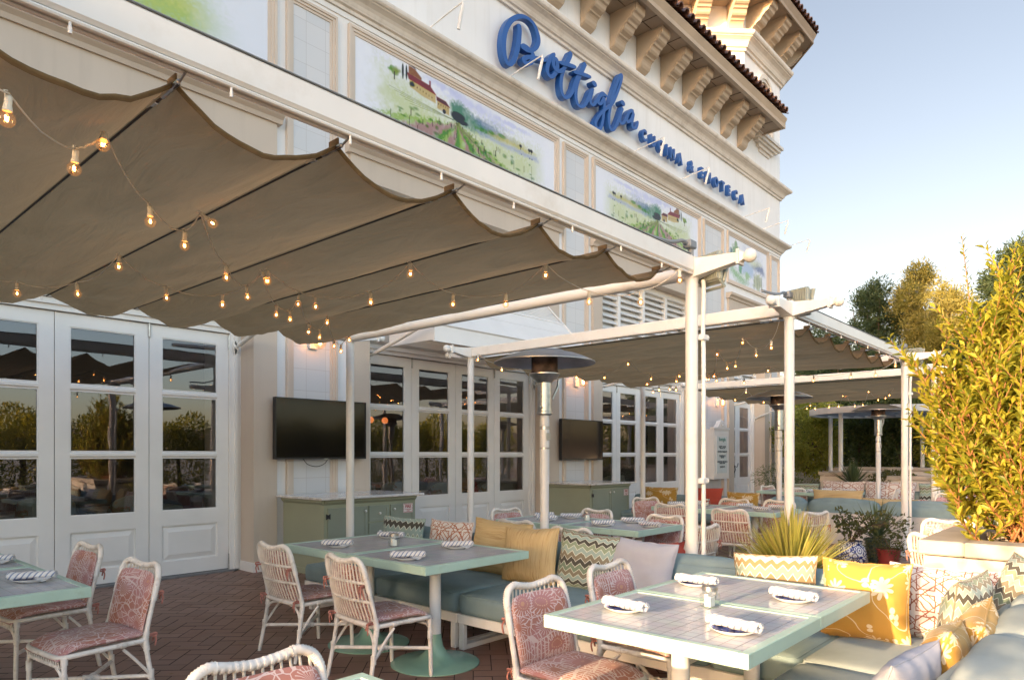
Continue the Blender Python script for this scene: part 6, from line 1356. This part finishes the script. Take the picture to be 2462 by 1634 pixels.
# hedges and trees beyond
tree('round_shrub','large rounded golden-green shrub beside the building corner','shrub',(21.3,7.25,.9),[((21.3,7.3,2.05),(1.0,.95,1.15)),((21.2,7.0,1.55),(.85,.8,.7)),((21.4,7.0,2.7),(.7,.7,.55))],14000,.085,.04,M['shrubgold'],trunk=.08,clump=40)
tree('dark_shrub','dark green loose shrub left of the farthest heater','shrub',(22.2,6.1,.9),[((22.1,6.2,1.7),(.5,.6,.8)),((22.2,5.6,1.9),(.5,.6,.9)),((22.1,6.0,2.4),(.4,.5,.5))],5200,.11,.05,M['darkleaf'],trunk=.07,clump=9)
tree('dark_shrub','dark green shrub directly behind the farthest heater pole','shrub',(22.1,4.9,.9),[((22.1,5.0,1.7),(.5,.7,1.0)),((22.0,4.6,2.2),(.4,.5,.7))],4200,.11,.05,M['darkleaf'],trunk=.07,clump=9)
tree('hedge_shrub','mid green shrub between the farthest heater and the tall right post','shrub',(21.9,3.6,.9),[((21.9,4.0,1.7),(.6,.6,.85)),((21.8,3.3,2.1),(.6,.7,.8)),((22.0,3.7,2.6),(.5,.5,.5))],5200,.09,.04,M['shrubgold'],trunk=.07)
tree('hedge_shrub','mid green shrub half hidden behind the golden bush','shrub',(21.8,2.2,.9),[((21.8,2.3,1.8),(.7,.7,1.0)),((21.8,1.7,2.3),(.6,.6,.7))],4500,.09,.04,M['shrubgold'],trunk=.07)
PT=lambda *a,**k: tree(*a,**k)
def pine(lb,x,y,h,r,mat,n=9000,z0=1.5,L=.20,Wd=.045,seed=0,name='pine_tree'):
    rr=random.Random(seed); bl=[]
    for i in range(16):
        z=z0+(h-z0)*(i+.3)/16; f=1-.75*((z-z0)/(h-z0))**1.5; a=rr.uniform(0,6.28); bl.append(((x+math.cos(a)*r*.55*f,y+math.sin(a)*r*.55*f,z),(r*.5*f+.25,r*.5*f+.25,(h-z0)/16*.9+.15)))
    bl.append(((x,y,h-.4),(.35,.35,.5)))
    return tree(name,lb,'tree',(x,y,0),bl,int(n*3.4),L,Wd,M[mat],'pines beyond the patio wall',trunk=.2,clump=46,limbs=10,up=.35)
pine('dark tall pine left of the golden pine',38.3,9.9,9.9,2.3,'pineleaf',12000,2,seed=1)
pine('golden sunlit pine beyond the middle pergola beam',38.8,7.9,10.6,2.4,'pinegold',12000,2,seed=2)
pine('golden pine just left of the leafy bush',36.5,6.0,8.8,2.4,'pinegold',10000,2,seed=3)
pine('low pine top showing left of the tall dark pine',36,11.9,7.7,1.6,'pineleaf',6000,2,seed=4)
pine('dark pine at the right edge behind the bush leader',28.5,2.9,8.2,1.7,'pineleaf',10000,2,seed=5)
pine('dark pine at the far right edge of the photo',28.5,1.3,9.4,1.9,'pineleaf',8000,2,seed=6)
pine('dark pine mass behind the round canopy, left part',31,9.3,6.4,2.4,'pineleaf',8000,1,seed=7)
pine('dark pine mass behind the round canopy, right part',31.5,6.9,5.4,2.4,'pineleaf',8000,1,seed=8)
pine('dark pine low behind the golden bush',30.5,4.3,5.6,2.4,'pineleaf',7000,1,seed=9)
# hedge along the open side of the patio (it is what the glass reflects)
hs=None
for k in range(13):
    x=-1+2.1*k; y=-5.6
    if hs is None:
        hs=thing('hedge_shrub','x','shrub',(x,y,0)); P,D=crown_pts(6500,[((0,0,1.2),(1.15,.8,1.2)),((.4,.1,2.0),(.7,.6,.7)),((-.5,0,1.8),(.7,.6,.6))]); leafmesh('crown',P,D,rnd(6500),.10*(.7+.6*RNG.random(6500)),.045,M['bushleaf'],hs)
        m=MB(); m.tube([(0,0,0),(0,0,1.6)],.06,6); m.build('trunk',M['bark'],hs); q=hs
    else: q=dup(hs,(x,y,0),random.uniform(0,6)); s_=random.uniform(.85,1.25); q.scale=(1,1,s_)
    q['label']='tall leafy hedge shrub outside the frame along the open side of the patio'; q['group']='hedge along the open side of the patio'
# shrubs and wing added out of frame at left to shape low sunlight
bl=[((-3.6,.75,2.0),(.4,.6,.35)),((-3.7,-.3,1.7),(.5,.8,.7))]
tree('shade_shrub','loose sparse shrub added outside the frame at left to dapple the low sun','shrub',(-3.6,.4,0),bl,520,.10,.05,M['hedgeleaf'],trunk=.03)
bl=[((-3.4,2.95,1.2),(.5,.45,1.3)),((-3.4,3.4,2.0),(.5,.5,1.5)),((-3.4,2.85,.7),(.5,.45,.8))]
tree('shade_shrub','dense leafy shrub added outside the frame at left to block the low sun','shrub',(-3.4,3,0),bl,5200,.10,.05,M['hedgeleaf'],trunk=.05)
m=MB(); m.box(-13,-9,2.55,9,0,11.4); m.prism([(2.3,11.4),(9.2,11.4),(6,12.4)],'x',-13.3,-8.7)
tag(m.build('sun_blocking_wing',M['white_stucco']),'plain stuccoed wing added outside the frame at left to block the low sun','building')  # unseen wing, added to keep the low sun off the tables and facade
n=170; lp=np.stack([RNG.uniform(.4,9,n),RNG.uniform(.2,8.3,n),np.full(n,.004)],1); ld=np.stack([RNG.normal(size=n),RNG.normal(size=n),np.zeros(n)],1)
M['dryleaf']=mk_leaf('dry_leaf',(.20,.13,.05),(.28,.20,.07),(.16,.10,.05),.2)
tag(leafmesh('fallen_leaves',lp,ld,np.tile([0,0,1.0],(n,1)),.035,.016,M['dryleaf'],None,fold=.1,curl=.05),'small dry leaves scattered over the herringbone floor','leaves',None,'stuff')
# ------------------------------------------------------------------ put each root empty at its thing's base
for n_,loc in BASE.items():
    o=bpy.data.objects.get(n_)
    if o is None or Vector(o.location).length>1e-6 or Vector(loc).length<1e-6: continue
    for c in [c for c in COL.objects if c.parent==o]: c.location=Vector(c.location)-Vector(loc)
    o.location=loc
